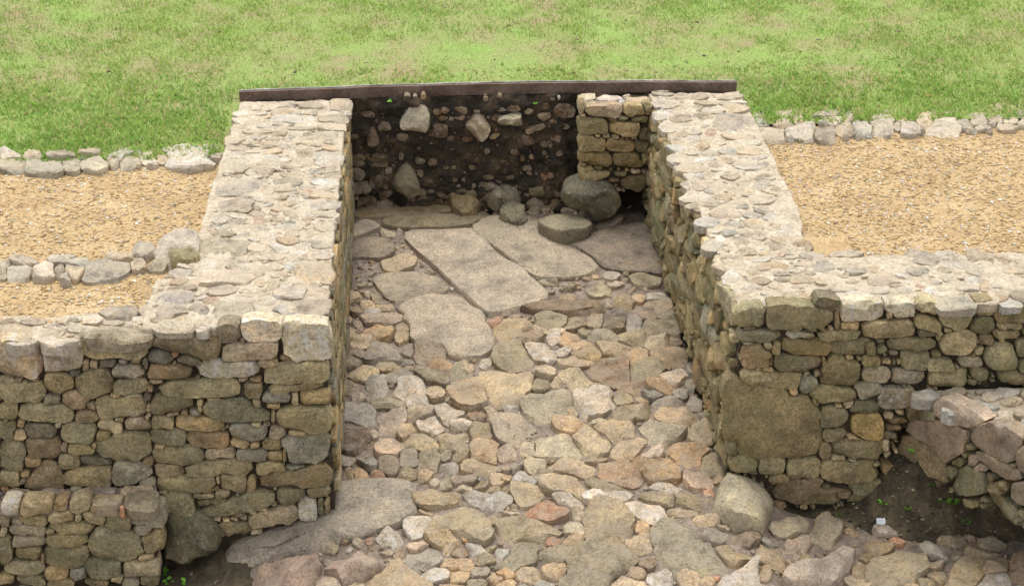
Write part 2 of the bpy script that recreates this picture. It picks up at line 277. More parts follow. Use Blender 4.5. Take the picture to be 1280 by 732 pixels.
SECTION = """
@420 90 5.81
355 408 104 66 k;480 480 94 56 k;P B 205,390 260,370 320,520 240,542;730 430 160 90 B 3;515 190 42 46 t;635 190 37 46 t;575 195 32 27 y
1088 205 37 37 t;780 345 72 37 b;900 285 112 52 b;905 340 92 37 b;790 290 72 42 b;840 350 37 32 b;740 300 72 42 b;1025 295 47 22 t
310 650 128 88 b 3;170 630 92 42 k;150 670 134 52 k;475 620 32 62 t;610 655 77 47 g;705 665 62 47 b;1100 585 47 42 p;850 490 110 32 B
950 500 92 32 b;225 320 124 32 B;130 475 72 37 b;1150 475 84 32 -25 t;1170 340 90 40 b;1200 280 60 30 b;600 560 30 24 b;700 520 50 24 b
@420 180 5.81
155 225 98 92 y;P k 88,290 230,288 262,350 130,367;385 200 62 52 k;315 285 154 112 B;850 265 72 42 b;935 270 52 37 b;1110 250 94 37 k
990 310 52 37 p;690 355 54 30 b;610 225 52 52 b;680 290 60 40 B;800 180 40 30 k;990 180 50 30 k;1020 130 40 30 b;1220 130 40 30 k
@620 90 5.81
130 275 94 57 b;P t 283,320 400,303 407,330 350,362;235 293 88 42 t;P t 193,440 340,378 367,400 230,467;365 258 62 47 b
440 490 94 52 b;465 595 62 42 -30 b;355 535 47 37 p;400 545 27 32 p;195 640 42 37 b;260 630 32 32 t;230 710 72 37 b;220 505 114 62 B;140 590 64 42 B
50 655 37 32 b;355 600 37 37 b;460 195 27 27 w;415 205 32 22 t;500 290 150 90 B;60 290 40 30 k;420 370 60 30 b;500 400 80 40 B;30 190 40 30 b
@620 190 5.81
375 185 104 62 r;100 195 70 30 b;P k 198,260 340,258 347,310 290,332 230,302;P t 200,340 330,345 470,355 492,425 260,462 225,400
"""
PIERSTONES = """
@620 90 5.81
P p 643,290 650,250 922,248 932,290 882,332 700,337;622 262 46 130 t 4;1015 287 174 84 o 4;1100 270 64 84 k;710 400 224 118 k 3;950 420 244 94 o 3
700 520 204 118 k 3;900 540 224 94 o 3;725 635 244 104 k 3;965 645 234 112 k 3;1090 640 90 84 g;1050 350 124 42 g;850 355 74 32 b;930 345 84 32 g
632 322 42 30 t;740 470 52 27 t;800 470 62 27 t;870 475 62 27 t;1000 485 52 22 t;1070 545 114 84 G;1080 460 94 90 G
@620 190 5.81
P o 603,115 700,108 740,150 820,133 837,165 700,217 620,217;640 95 64 27 t;745 125 74 34 k;905 165 94 32 k;1015 150 84 32 p
P k 893,225 960,188 1090,173 1097,260 1040,292 940,262;860 215 84 32 b
"""
PIERTOP = """
@620 90 5.81
660 195 134 54 t 3;820 198 204 52 l 3;1010 212 204 46 t 3;920 220 90 30 l;1100 235 70 40 t
"""
# ------------------------------------------------------------------ materials
def ramp(N, pts):
    r = N.new('ShaderNodeValToRGB'); e = r.color_ramp.elements
    e[0].position, e[0].color = pts[0][0], (*pts[0][1], 1)
    e[1].position, e[1].color = pts[-1][0], (*pts[-1][1], 1)
    for p, c in pts[1:-1]:
        x = e.new(p); x.color = (*c, 1)
    return r
def new_mat(name, rough=.88):
    m = bpy.data.materials.new(name); m.use_nodes = True
    nt = m.node_tree; b = nt.nodes['Principled BSDF']; b.inputs['Roughness'].default_value = rough
    b.inputs['Specular IOR Level'].default_value = .25
    return m, nt, nt.nodes, nt.links, b
def mixc(N, L, a, b, fac, mode='MIX'):
    m = N.new('ShaderNodeMix'); m.data_type = 'RGBA'; m.blend_type = mode
    for sock, v in ((m.inputs[0], fac), (m.inputs[6], a), (m.inputs[7], b)):
        if isinstance(v, (int, float)): sock.default_value = v
        elif isinstance(v, tuple): sock.default_value = (*v, 1)
        else: L.new(v, sock)
    return m.outputs[2]
def noi(N, L, pos, scale, detail=4, rough=.55, off=0):
    mp = N.new('ShaderNodeMapping'); mp.inputs['Location'].default_value = (off, off*.7, -off)
    L.new(pos, mp.inputs[0])
    n = N.new('ShaderNodeTexNoise'); n.inputs['Scale'].default_value = scale
    n.inputs['Detail'].default_value = detail; n.inputs['Roughness'].default_value = rough
    L.new(mp.outputs[0], n.inputs['Vector']); return n.outputs['Fac']
def mr(N, L, v, a, b, c=0., d=1.):
    m = N.new('ShaderNodeMapRange'); L.new(v, m.inputs[0])
    for i, x in zip((1, 2, 3, 4), (a, b, c, d)): m.inputs[i].default_value = x
    return m.outputs[0]
def stone_mat(name, attr=False, algae=0., algae_col=(.20, .19, .085), dust=0., dust_col=(.5, .43, .33), stain=.3, bump=1., lich=0.):
    m, nt, N, L, b = new_mat(name)
    pos = N.new('ShaderNodeNewGeometry').outputs['Position']
    if attr:
        a = N.new('ShaderNodeAttribute'); a.attribute_name = 'tint'; base, alpha = a.outputs['Color'], a.outputs['Alpha']
    else:
        a = N.new('ShaderNodeObjectInfo'); base, alpha = a.outputs['Color'], a.outputs['Alpha']
    big = noi(N, L, pos, 7, 5, .6)
    fine = noi(N, L, pos, 75, 4, .7, 3)
    c = mixc(N, L, base, ramp_out(N, L, big, [(.3, (.55, .55, .55)), (.5, (1, 1, 1)), (.7, (1.35, 1.3, 1.2))]), 1., 'MULTIPLY')
    c = mixc(N, L, c, ramp_out(N, L, fine, [(.3, (.5, .49, .47)), (.5, (1, 1, 1)), (.68, (1.45, 1.43, 1.38))]), 1., 'MULTIPLY')
    st = mr(N, L, noi(N, L, pos, 11, 5, .65, 11), .54, .70, 0, stain)
    c = mixc(N, L, c, (.30, .15, .055), st)
    dk = mr(N, L, noi(N, L, pos, 30, 7, .8, 17), .52, .66, 0, .7)
    c = mixc(N, L, c, mixc(N, L, c, (.35, .33, .30), 1., 'MULTIPLY'), dk)
    if algae:
        al = mr(N, L, noi(N, L, pos, 4.2, 6, .65, 5), .44, .66, 0, algae)
        c = mixc(N, L, c, algae_col, al)
    li = mr(N, L, noi(N, L, pos, 22, 6, .7, 23), .50, .60)
    k = N.new('ShaderNodeMath'); k.operation = 'MULTIPLY'; L.new(li, k.inputs[0]); L.new(alpha, k.inputs[1])
    c = mixc(N, L, c, (.62, .60, .56), k.outputs[0])
    if lich:
        l2 = mr(N, L, noi(N, L, pos, 34, 6, .75, 31), .60, .64, 0, lich)
        c = mixc(N, L, c, (.50, .48, .42), l2)
    vo = N.new('ShaderNodeTexVoronoi'); vo.feature = 'DISTANCE_TO_EDGE'; vo.inputs['Scale'].default_value = 13
    wv = N.new('ShaderNodeVectorMath'); wv.operation = 'ADD'; nz = N.new('ShaderNodeTexNoise'); nz.inputs['Scale'].default_value = 9; L.new(pos, nz.inputs['Vector'])
    sc_ = N.new('ShaderNodeVectorMath'); sc_.operation = 'SCALE'; sc_.inputs['Scale'].default_value = .22; L.new(nz.outputs['Color'], sc_.inputs[0])
    L.new(pos, wv.inputs[0]); L.new(sc_.outputs[0], wv.inputs[1]); L.new(wv.outputs[0], vo.inputs['Vector'])
    ck = mr(N, L, vo.outputs['Distance'], .0, .035, .55, 0); k2 = N.new('ShaderNodeMath'); k2.operation = 'MULTIPLY'; L.new(ck, k2.inputs[0])
    L.new(mr(N, L, noi(N, L, pos, 6, 3, .5, 71), .50, .60), k2.inputs[1])
    c = mixc(N, L, c, mixc(N, L, c, (.35, .32, .27), 1., 'MULTIPLY'), k2.outputs[0])
    if dust:
        du = mr(N, L, noi(N, L, pos, 16, 6, .7, 41), .42, .62, 0, dust)
        c = mixc(N, L, c, dust_col, du)
    L.new(c, b.inputs['Base Color'])
    b1 = N.new('ShaderNodeBump'); b1.inputs['Strength'].default_value = .85*bump; b1.inputs['Distance'].default_value = .018
    L.new(noi(N, L, pos, 24, 9, .74, 51), b1.inputs['Height'])
    b2 = N.new('ShaderNodeBump'); b2.inputs['Strength'].default_value = .8*bump; b2.inputs['Distance'].default_value = .006
    L.new(noi(N, L, pos, 130, 4, .7, 61), b2.inputs['Height']); L.new(b1.outputs[0], b2.inputs['Normal'])
    L.new(b2.outputs[0], b.inputs['Normal'])
    return m
def ramp_out(N, L, v, pts):
    r = ramp(N, pts); L.new(v, r.inputs[0]); return r.outputs[0]
def soil_mat(name, cols, scale=18, bump=1., fscale=90, rough=.95):
    m, nt, N, L, b = new_mat(name, rough)
    pos = N.new('ShaderNodeNewGeometry').outputs['Position']
    c = ramp_out(N, L, noi(N, L, pos, scale, 6, .65), [(.32, cols[0]), (.5, cols[1]), (.68, cols[2])])
    c = mixc(N, L, c, ramp_out(N, L, noi(N, L, pos, fscale, 5, .75, 9), [(.3, (.6, .6, .6)), (.5, (1, 1, 1)), (.7, (1.4, 1.4, 1.4))]), 1., 'MULTIPLY')
    L.new(c, b.inputs['Base Color'])
    bm = N.new('ShaderNodeBump'); bm.inputs['Strength'].default_value = .8*bump; bm.inputs['Distance'].default_value = .012
    L.new(noi(N, L, pos, fscale*.5, 8, .75, 4), bm.inputs['Height']); L.new(bm.outputs[0], b.inputs['Normal'])
    return m
def attr_mat(name, rough=.8, trans=0.):
    m, nt, N, L, b = new_mat(name, rough)
    a = N.new('ShaderNodeAttribute'); a.attribute_name = 'tint'; L.new(a.outputs['Color'], b.inputs['Base Color'])
    if trans: b.inputs['Subsurface Weight'].default_value = 0
    return m
M_FACE = stone_mat('weathered_wall_stone', algae=.4, lich=.5, stain=.28)
M_FACE_J = stone_mat('weathered_wall_stone_small', attr=True, algae=.4, lich=.5, stain=.28)
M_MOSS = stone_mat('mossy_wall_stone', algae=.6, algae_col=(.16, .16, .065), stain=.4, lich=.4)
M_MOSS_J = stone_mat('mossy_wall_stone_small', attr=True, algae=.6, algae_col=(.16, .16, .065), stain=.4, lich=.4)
M_TOP = stone_mat('pale_capping_stone', dust=.85, dust_col=(.44, .37, .275), stain=.2)
M_TOP_J = stone_mat('pale_capping_stone_small', attr=True, dust=.85, dust_col=(.44, .37, .275), stain=.2)
M_FLOOR = stone_mat('street_stone', dust=.55, dust_col=(.36, .305, .235), stain=.22)
M_FLOOR_J = stone_mat('street_stone_small', attr=True, dust=.55, dust_col=(.36, .305, .235), stain=.22)
M_SLAB = stone_mat('flagstone', dust=.35, dust_col=(.35, .29, .21), stain=.10, bump=.9)
M_CORE = soil_mat('wall_core_earth', [(.025, .02, .013), (.05, .04, .026), (.10, .077, .05)])
M_MORTAR = soil_mat('lime_mortar', [(.34, .285, .205), (.44, .37, .275), (.51, .44, .34)], 9, 1.3, 45)
M_MUD = soil_mat('street_earth', [(.13, .10, .08), (.21, .165, .13), (.28, .225, .175)], 7, 1., 45)
M_DARK = soil_mat('black_topsoil', [(.018, .015, .012), (.046, .037, .027), (.12, .085, .052)], 6, 1.6, 40)
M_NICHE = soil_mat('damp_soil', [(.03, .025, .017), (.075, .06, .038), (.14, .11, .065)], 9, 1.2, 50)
M_SAND = soil_mat('ochre_sand', [(.34, .235, .12), (.42, .30, .155), (.47, .35, .20)], 4, 1.2, 60)
M_LAWN = soil_mat('lawn_soil', [(.27, .22, .12), (.22, .26, .085), (.20, .30, .07)], 2.6, 1., 60)
M_GRASS = attr_mat('grass_blades', .6)
_nt = M_GRASS.node_tree; _t = _nt.nodes.new('ShaderNodeBsdfTranslucent'); _m = _nt.nodes.new('ShaderNodeMixShader'); _m.inputs[0].default_value = .45
_a = [n for n in _nt.nodes if n.type == 'ATTRIBUTE'][0]; _nt.links.new(_a.outputs['Color'], _t.inputs['Color'])
_nt.links.new(_nt.nodes['Principled BSDF'].outputs[0], _m.inputs[1]); _nt.links.new(_t.outputs[0], _m.inputs[2]); _nt.links.new(_m.outputs[0], _nt.nodes['Material Output'].inputs[0])
M_PEB = attr_mat('pebbles', .85)

# ------------------------------------------------------------------ object helpers
def props(o, label=None, cat=None, group=None, kind=None):
    for k, v in (('label', label), ('category', cat), ('group', group), ('kind', kind)):
        if v: o[k] = v
    return o
def thing(name, label, cat, loc, group=None):
    o = bpy.data.objects.new(name, None); COL.objects.link(o); o.location = loc; o.empty_display_size = .1
    return props(o, label, cat, group)
def mesh_obj(name, verts, faces, m, parent=None, loc=(0, 0, 0), smooth=False, kind=None, sharp=None, tint=None):
    me = bpy.data.meshes.new(name); me.from_pydata([tuple(v) for v in verts], [], faces); me.materials.append(m)
    if smooth:
        me.polygons.foreach_set('use_smooth', [True]*len(me.polygons))
        if sharp: me.set_sharp_from_angle(angle=radians(sharp))
    if tint is not None:
        a = me.color_attributes.new('tint', 'FLOAT_COLOR', 'POINT'); a.data.foreach_set('color', np.asarray(tint, dtype=np.float32).ravel())
    me.update()
    o = bpy.data.objects.new(name, me); COL.objects.link(o)
    if parent: o.parent = parent; o.location = Vector(loc)-parent.location
    else: o.location = loc
    if kind: o['kind'] = kind
    return o
def tri_mesh(name, V, F, m, tint, kind=None, parent=None):
    """fast build of a big triangle soup"""
    me = bpy.data.meshes.new(name); n, k = len(V), len(F)
    me.vertices.add(n); me.vertices.foreach_set('co', V.astype(np.float32).ravel())
    me.loops.add(k*3); me.loops.foreach_set('vertex_index', F.astype(np.int32).ravel())
    me.polygons.add(k); me.polygons.foreach_set('loop_start', np.arange(0, 3*k, 3, dtype=np.int32))
    me.update(calc_edges=True); me.materials.append(m)
    a = me.color_attributes.new('tint', 'FLOAT_COLOR', 'POINT'); a.data.foreach_set('color', tint.astype(np.float32).ravel())
    o = bpy.data.objects.new(name, me); COL.objects.link(o)
    if parent: o.parent = parent
    if kind: o['kind'] = kind
    return o
def box_v(x0, x1, y0, y1, z0, z1):
    v = [(x, y, z) for z in (z0, z1) for y in (y0, y1) for x in (x0, x1)]
    return v, [(0, 2, 3, 1), (4, 5, 7, 6), (0, 1, 5, 4), (2, 6, 7, 3), (0, 4, 6, 2), (1, 3, 7, 5)]
def prism_v(pts, z0, z1):
    n = len(pts); v = [(x, y, z0) for x, y in pts]+[(x, y, z1) for x, y in pts]
    return v, [tuple(range(n-1, -1, -1)), tuple(range(n, 2*n))]+[(i, (i+1) % n, n+(i+1) % n, n+i) for i in range(n)]
def merge(parts):
    V, F = [], []
    for v, f in parts:
        o = len(V); V += list(v); F += [tuple(i+o for i in q) for q in f]
    return V, F
def grid_v(us, vs, fn):
    nu = len(us); V = [fn(u, v) for v in vs for u in us]
    F = [(j*nu+i, j*nu+i+1, (j+1)*nu+i+1, (j+1)*nu+i) for j in range(len(vs)-1) for i in range(nu-1)]
    return V, F
def fr(x, y, z=0., s=1., o=4): return noise.fractal(Vector((x*s, y*s, z*s)), .9, 2., o)
def sm(a, b, x): t = min(1, max(0, (x-a)/(b-a))); return t*t*(3-2*t)

# ------------------------------------------------------------------ surveying: from picture points to places on real surfaces
Fv = Vector((sin(YAW)*cos(PITCH), cos(YAW)*cos(PITCH), -sin(PITCH))); Rv = Vector((cos(YAW), -sin(YAW), 0)); Uv = Rv.cross(Fv)
def ray(px, py): return Fv+Rv*((px-640)/FPX)-Uv*((py-366)/FPX)
PROFX = [(-6, -.30), (-.85, -.29), (-.35, -.13), (-.03, -.02), (1., .04), (1.7, .08), (1.95, .06), (2.3, -.10), (3.2, -.13), (8, -.15)]
def prof(x):
    for (a, p), (b, q) in zip(PROFX, PROFX[1:]):
        if x <= b: return p+(q-p)*max(0, (x-a))/(b-a)
    return PROFX[-1][1]
def floor_z(x, y):
    t = sm(0, .5, y); p = prof(x)*(1-t)+t*prof(min(1.9, max(0, x)))*(1-sm(.5, 3, y))
    return p+.085*max(-2.5, min(y, 3.6))
class Surf:
    def __init__(s, O, U, V, zf=None):
        s.O, s.U, s.V, s.zf = Vector(O), Vector(U), Vector(V), zf; s.N = s.U.cross(s.V)
        s.stones = []
    def uv(s, px, py, off=0.):
        r = ray(px, py)
        if s.zf:
            z = 0.
            for _ in range(12):
                t = (z-CAM.z)/r.z; p = CAM+r*t; z = .5*z+.5*(s.zf(p.x, p.y)+off)
            return p.x, p.y
        P = s.O+s.N*off; t = (P-CAM).dot(s.N)/r.dot(s.N); q = CAM+r*t-s.O
        return q.dot(s.U), q.dot(s.V)
    def world(s, u, v, h):
        if s.zf: return Vector((u, v, s.zf(u, v)+h))
        return s.O+s.U*u+s.V*v+s.N*h
X, Y, Z = (1, 0, 0), (0, 1, 0), (0, 0, 1)
NT = 72; TH = np.arange(NT)*2*pi/NT
class Stone:
    def __init__(s, poly, code, grow=1.1):
        P = np.array(poly, float); x, y = P[:, 0], P[:, 1]; x2, y2 = np.roll(x, -1), np.roll(y, -1)
        cr = x*y2-x2*y; A = cr.sum()/2; s.area = abs(A)
        s.c = np.array([((x+x2)*cr).sum()/(6*A), ((y+y2)*cr).sum()/(6*A)])
        a = P-s.c; b = np.roll(a, -1, 0)-a; R = np.zeros(NT)
        dx, dy = np.cos(TH)[:, None], np.sin(TH)[:, None]
        den = dx*b[:, 1]-dy*b[:, 0]; den = np.where(abs(den) < 1e-12, 1e-12, den)
        t = (a[:, 0]*b[:, 1]-a[:, 1]*b[:, 0])/den; w = (a[:, 0]*dy-a[:, 1]*dx)/den
        ok = (w >= -1e-6) & (w <= 1+1e-6) & (t > 0); R = np.where(ok, t, 0).max(1)
        med = np.median(R[R > 0]); R[R <= 0] = med; s.R = R; s.code = code; s.grow = grow; s.rmax = R.max()
    def d(s, p):
        q = p-s.c; r = np.hypot(q[..., 0], q[..., 1]); th = np.arctan2(q[..., 1], q[..., 0]) % (2*pi)
        f = th/(2*pi)*NT; i = f.astype(int) % NT; w = f-np.floor(f)
        return r/(s.R[i]*(1-w)+s.R[(i+1) % NT]*w)
def superell(cx, cy, w, h, rot, p, n=28):
    out = []; ca, sa = cos(radians(rot)), sin(radians(rot))
    for k in range(n):
        a = 2*pi*k/n; c, s_ = cos(a), sin(a)
        x = w/2*math.copysign(abs(c)**(2/p), c); y = h/2*math.copysign(abs(s_)**(2/p), s_)
        out.append((cx+x*ca-y*sa, cy+x*sa+y*ca))
    return out
def angular(cx, cy, w, h, rot, p):
    """irregular broken polygon of a surveyed stone: squarish when p is high, else five to eight uneven corners"""
    u = random.uniform; pts = []
    if p >= 3:
        k = (.74, .98) if p < 5 else (.88, 1.0)
        for sx, sy in ((1, 1), (-1, 1), (-1, -1), (1, -1)):
            pts.append((sx*u(*k), sy*u(*k)))
        mids = [(u(-.4, .4), u(.97, 1.06)), (-u(.97, 1.06), u(-.4, .4)), (u(-.4, .4), -u(.97, 1.06)), (u(.97, 1.06), u(-.4, .4))]
        pts = [q for i in range(4) for q in (pts[i], mids[i])]
    else:
        n = random.choice((5, 6, 6, 7, 8)); a0 = u(0, 6.3)
        for i in range(n):
            a = a0+2*pi*(i+u(-.28, .28))/n; r = u(.94, 1.14); pts.append((r*cos(a), r*sin(a)))
    ca, sa = cos(radians(rot)), sin(radians(rot))
    return [(cx+x*w/2*ca-y*h/2*sa, cy+x*w/2*sa+y*h/2*ca) for x, y in pts]
def parse(txt, pk=1.):
    ox = oy = 0; s = 1
    for ln in txt.replace(';', '\n').split('\n'):
        t = ln.split()
        if not t: continue
        if t[0][0] == '@': ox, oy, s = float(t[0][1:]), float(t[1]), float(t[2]); continue
        if t[0] == 'P':
            yield t[1], [(ox+float(a)/s, oy+float(b)/s) for a, b in (q.split(',') for q in t[2:])], False; continue
        i = next(k for k, q in enumerate(t) if q[0].isalpha()); n = [float(q) for q in t[:i]]
        if n[2] < 5: continue
        yield t[i], [(ox+a/s, oy+b/s) for a, b in angular(*n[:4], n[4] if len(n) > 4 else 0, pk*(float(t[i+1]) if len(t) > i+1 else 2.6))], True
def trace(surf, txt, off=.01, grow=1.15, pk=1.):
    L = [Stone([surf.uv(x, y, off) for x, y in pl], c, grow) for c, pl, _ in parse(txt, pk)]
    surf.stones += L; return L
def inpoly(x, y, P):
    r = False; n = len(P)
    for i in range(n):
        (a, b), (c, d) = P[i], P[(i+1) % n]
        if (b > y) != (d > y) and x < (c-a)*(y-b)/(d-b)+a: r = not r
    return r
def fill(surf, region, sizes, codes, rot=(0, 15), p=(2.2, 3.2), grow=1.25, avoid=()):
    """pack small stones into whatever the surveyed stones leave open; sizes = (half width, half height, tries)"""
    R = np.array(region); lo, hi = R.min(0), R.max(0); new = []
    for a0, b0, tries in sizes:
        for _ in range(tries):
            c = lo+rng.random(2)*(hi-lo)
            if not inpoly(c[0], c[1], region): continue
            a = a0*random.uniform(.75, 1.3); b = b0*random.uniform(.75, 1.3); ang = random.gauss(*rot)
            q = np.array(superell(c[0], c[1], 2*a, 2*b, ang, 2.5, 12)); test = np.vstack([c+(q-c)*.86, c[None], c+(q-c)*.5])
            bad = False
            for s in surf.stones:
                if abs(s.c[0]-c[0]) > s.rmax+a or abs(s.c[1]-c[1]) > s.rmax+a+b: continue
                if (s.d(test) < 1.02).any(): bad = True; break
            if bad or not all(inpoly(x, y, region) for x, y in c+(q-c)*.8): continue
            if any(inpoly(c[0], c[1], A) for A in avoid): continue
            st = Stone(angular(c[0], c[1], 2*a, 2*b, ang, random.uniform(*p)), random.choice(codes), grow)
            surf.stones.append(st); new.append(st)
    return new
TS = np.linspace(.3, 1., 22)
def outline(surf, s, K, gap):
    ths = np.arange(K)*2*pi/K+random.uniform(0, .3); f = ths/(2*pi)*NT; i = f.astype(int) % NT; w = f-np.floor(f)
    R = (s.R[i]*(1-w)+s.R[(i+1) % NT]*w)*s.grow
    dr = np.stack([np.cos(ths), np.sin(ths)], 1); T = TS[None, :]*s.grow
    P = s.c+dr[:, None, :]*(R[:, None]*TS[None, :])[..., None]
    cut = np.full(K, 1.)
    for o in surf.stones:
        if o is s or np.hypot(*(o.c-s.c)) > (o.rmax+s.rmax)*1.3: continue
        hit = o.d(P) < T
        k = np.where(hit.any(1), hit.argmax(1), len(TS)-1); cut = np.minimum(cut, TS[k])
    r = R*cut
    if s.code != 'F':
        ax, ay = abs(r*dr[:, 0]).max(), abs(r*dr[:, 1]).max()
        for _ in range(random.choice((0, 1, 1, 2))):        # broken straight edges
            al = random.uniform(0, 2*pi); dt = r*(dr[:, 0]*cos(al)/ax+dr[:, 1]*sin(al)/ay); off = dt.max()*random.uniform(.84, .97)
            r = np.where(dt > off, r*off/np.maximum(dt, 1e-6), r)
    r = .88*r+.06*(np.roll(r, 1)+np.roll(r, -1))
    r = np.maximum(r-gap, r*.8)
    return ths, r
CODES = dict(w=(.57, .52, .44), W=(.80, .79, .76), l=(.43, .385, .325), p=(.40, .32, .26), t=(.42, .34, .235), o=(.41, .305, .185), r=(.42, .22, .13),
             R=(.25, .11, .07), k=(.275, .23, .14), K=(.37, .315, .21), g=(.225, .20, .13), G=(.16, .138, .088), y=(.27, .25, .21), d=(.115, .105, .095),
             b=(.235, .165, .105), B=(.155, .105, .065), O=(.33, .23, .09), F=(.335, .295, .235))
PROFILES = dict(
    cobble=[(.95, None), (1., -.3), (.995, .45), (.95, .82), (.82, .97), (.55, 1.), (.28, 1.01)],
    block=[(.97, None), (1., -.3), (1., .6), (.975, .90), (.90, 1.), (.64, 1.01), (.33, 1.)],
    slab=[(.95, None), (1., -.4), (.995, .45), (.97, .85), (.90, 1.), (.68, 1.02), (.45, 1.), (.22, 1.)])
def stone_geo(surf, s, H, D, style, gap=.003, rough=1., tilt=.25, cuts=None, tiltv=None):
    rm = s.R.mean(); K = int(min(80, max(16, 15+rm*140)))
    ths, r = outline(surf, s, K, gap)
    r = r*(1+.022*rough*rng.standard_normal(K)); r = .84*r+.08*(np.roll(r, 1)+np.roll(r, -1))
    prof_ = PROFILES[style]; seed = random.uniform(-500, 500)
    tv = tiltv or (random.uniform(-tilt, tilt)*H/max(rm, .02), random.uniform(-tilt, tilt)*H/max(rm, .02))
    planes = []
    nc = cuts if cuts is not None else random.randint(3, 7)
    for _ in range(nc):
        al = random.uniform(0, 2*pi); be = radians(random.uniform(25, 80)) if style != 'slab' else radians(random.uniform(10, 30))
        planes.append((cos(al)*cos(be), sin(al)*cos(be), sin(be), random.uniform(.70, 1.02)))
    vs = []
    fq = .55/max(rm, .02)
    cells = [(sc, h, k) for sc, h in prof_ for k in range(K)]+[(0, prof_[-1][1], 0)]
    for sc, h, k in cells:
        if h is None: x, y, z = cos(ths[k])*sc, sin(ths[k])*sc, None
        else: x, y, z = cos(ths[k])*sc, sin(ths[k])*sc, h
        if z is not None:
            for a, b, c, off in planes:
                q = x*a+y*b+z*c-off
                if q > 0: x -= a*q; y -= b*q; z -= c*q
        R_ = r[k] if sc else r.mean()
        u, v = x*R_, y*R_
        if z is None: hh = -D
        else:
            n1 = noise.noise(Vector((u*fq+seed, v*fq, z*.6)))*2; n2 = noise.noise(Vector((u*fq*3+seed, v*fq*3, z*1.2)))*2
            n3 = noise.noise(Vector((u*fq*6+seed, v*fq*6, z*2)))*2; hh = z*H+H*rough*(.26*n1+.15*n2+.08*n3)*(1 if z > 0 else .2)+(u*tv[0]+v*tv[1])*min(1, max(0, z+.3))
            if sc > .8:
                j = .035*rough*noise.noise(Vector((u*fq*2.5, v*fq*2.5+seed, z*2)))*2; u *= 1+j; v *= 1+j
        vs.append(surf.world(s.c[0]+u, s.c[1]+v, hh))
    c = surf.world(s.c[0], s.c[1], 0.)
    vs = [v-c for v in vs]; F = []; nr = len(prof_)
    for j in range(nr-1):
        for k in range(K):
            k2 = (k+1) % K; F.append((j*K+k, j*K+k2, (j+1)*K+k2, (j+1)*K+k))
    m = nr*K
    for k in range(K): F.append(((nr-1)*K+k, (nr-1)*K+(k+1) % K, m))
    return vs, F, c
def colour(code, mul=(1, 1, 1), jit=.12, to=None):
    c = CODES[code]
    if to: c = tuple(p*(1-to[3])+q*to[3] for p, q in zip(c, to))
    g = random.gauss(1, jit); w = random.gauss(0, .05 if code != 'F' else .012)
    a = {'w': .75, 'W': .9, 'l': .55, 'y': .15}.get(code, .04)
    return (c[0]*g*(1+w)*mul[0], c[1]*g*mul[1], c[2]*g*(1-w)*mul[2], a)
BUCKET = {}
def lay(surf, stones, parent, style, mat, matj, H, D, gap=.003, mul=(1, 1, 1), pick=None, rough=1., tilt=.25, Hk=.22, cuts=None, to=None):
    """build stones of a surface; they are handed to their owner later (largest 285 as single parts)"""
    for s in stones:
        par = pick(s) if pick else parent
        rm = math.sqrt(s.area/pi); h = H+Hk*min(rm, .12)*random.uniform(.6, 1.2)
        vs, F, c = stone_geo(surf, s, h, D, style if style != 'mix' else random.choice(['cobble', 'block']), gap, rough, tilt, cuts)
        BUCKET.setdefault(par.name, (par, []))[1].append((s.area, vs, F, c, colour(s.code, mul, to=to), mat, matj))
def flush_parts():
    for par, L in BUCKET.values():
        L.sort(key=lambda q: -q[0])
        for a, vs, F, c, col, mat, matj in L[:285]:
            o = mesh_obj('stone', vs, F, mat, par, c, True, sharp=33); o.color = col
        rest = L[285:]; mats = {}
        for q in rest: mats.setdefault(q[6].name, []).append(q)
        V, Fc, T, MI = [], [], [], []; ml = list(mats)
        for mi, mn in enumerate(ml):
            for a, vs, F, c, col, mat, matj in mats[mn]:
                o = len(V); V += [v+c-par.location for v in vs]; Fc += [tuple(i+o for i in f) for f in F]; T += [col]*len(vs); MI += [mi]*len(F)
        if V:
            ob = mesh_obj('small_stones', V, Fc, bpy.data.materials[ml[0]], par, par.location, True, 'stuff', 33, T)
            for mn in ml[1:]: ob.data.materials.append(bpy.data.materials[mn])
            ob.data.polygons.foreach_set('material_index', MI)

# ------------------------------------------------------------------ ground, terraces, lawn
def axis(a, b, n): return [a+(b-a)*i/n for i in range(n+1)]
def ground():
    xs = [-60, -20, -8, -4]+axis(-3, 5, 200)+[7, 12, 25, 60]; ys = [-30, -14, -6, -3]+axis(-2.4, 4.1, 170)+[4.6]
    V, F = grid_v(xs, ys, lambda x, y: (x, y, floor_z(x, y)-.006+.012*fr(x, y, 0, 5)+.005*fr(x, y, 3, 30)-(.05 if y > 3.05 or x < 0 and y > 0 or x > 1.9 and y > 0 else 0)))
    mesh_obj('street_ground', V, F, M_MUD, smooth=True, kind='structure')
ground()
def lawn_z(x, y): return .985+.05*max(0, y-2.4)+.05*max(0, y-3.3)*0-(.02*(1-sm(.0, .06, max(-.72-x, x-2.52))) if y < 3.26 else 0)+.015*fr(x, y, 0, 1.3)+.008*fr(x, y, 5, 9)
def bed_z(x, y): return .975+.012*fr(x, y, 1, 2.5)+.004*fr(x, y, 1, 25)
def skirt(x0, x1, y0, y1, ztop, z0=-.6): return box_v(x0, x1, y0, y1, z0, ztop)
L1 = grid_v([-60, -25, -10]+axis(-6, -.66, 130), axis(2.26, 3.24, 24), lambda x, y: (x, y, lawn_z(x, y)))
L2 = grid_v(axis(2.47, 8, 130)+[12, 25, 60], axis(2.60, 3.24, 16), lambda x, y: (x, y, lawn_z(x, y)))
L3 = grid_v([-60, -25, -12]+axis(-7, 9, 220)+[14, 25, 60], axis(3.24, 8, 70)+[9, 10, 12, 15, 20, 30, 60, 120], lambda x, y: (x, y, lawn_z(x, y)))
V, F = merge([L1, L2, L3]); mesh_obj('lawn_ground', V, F, M_LAWN, smooth=True, kind='structure')
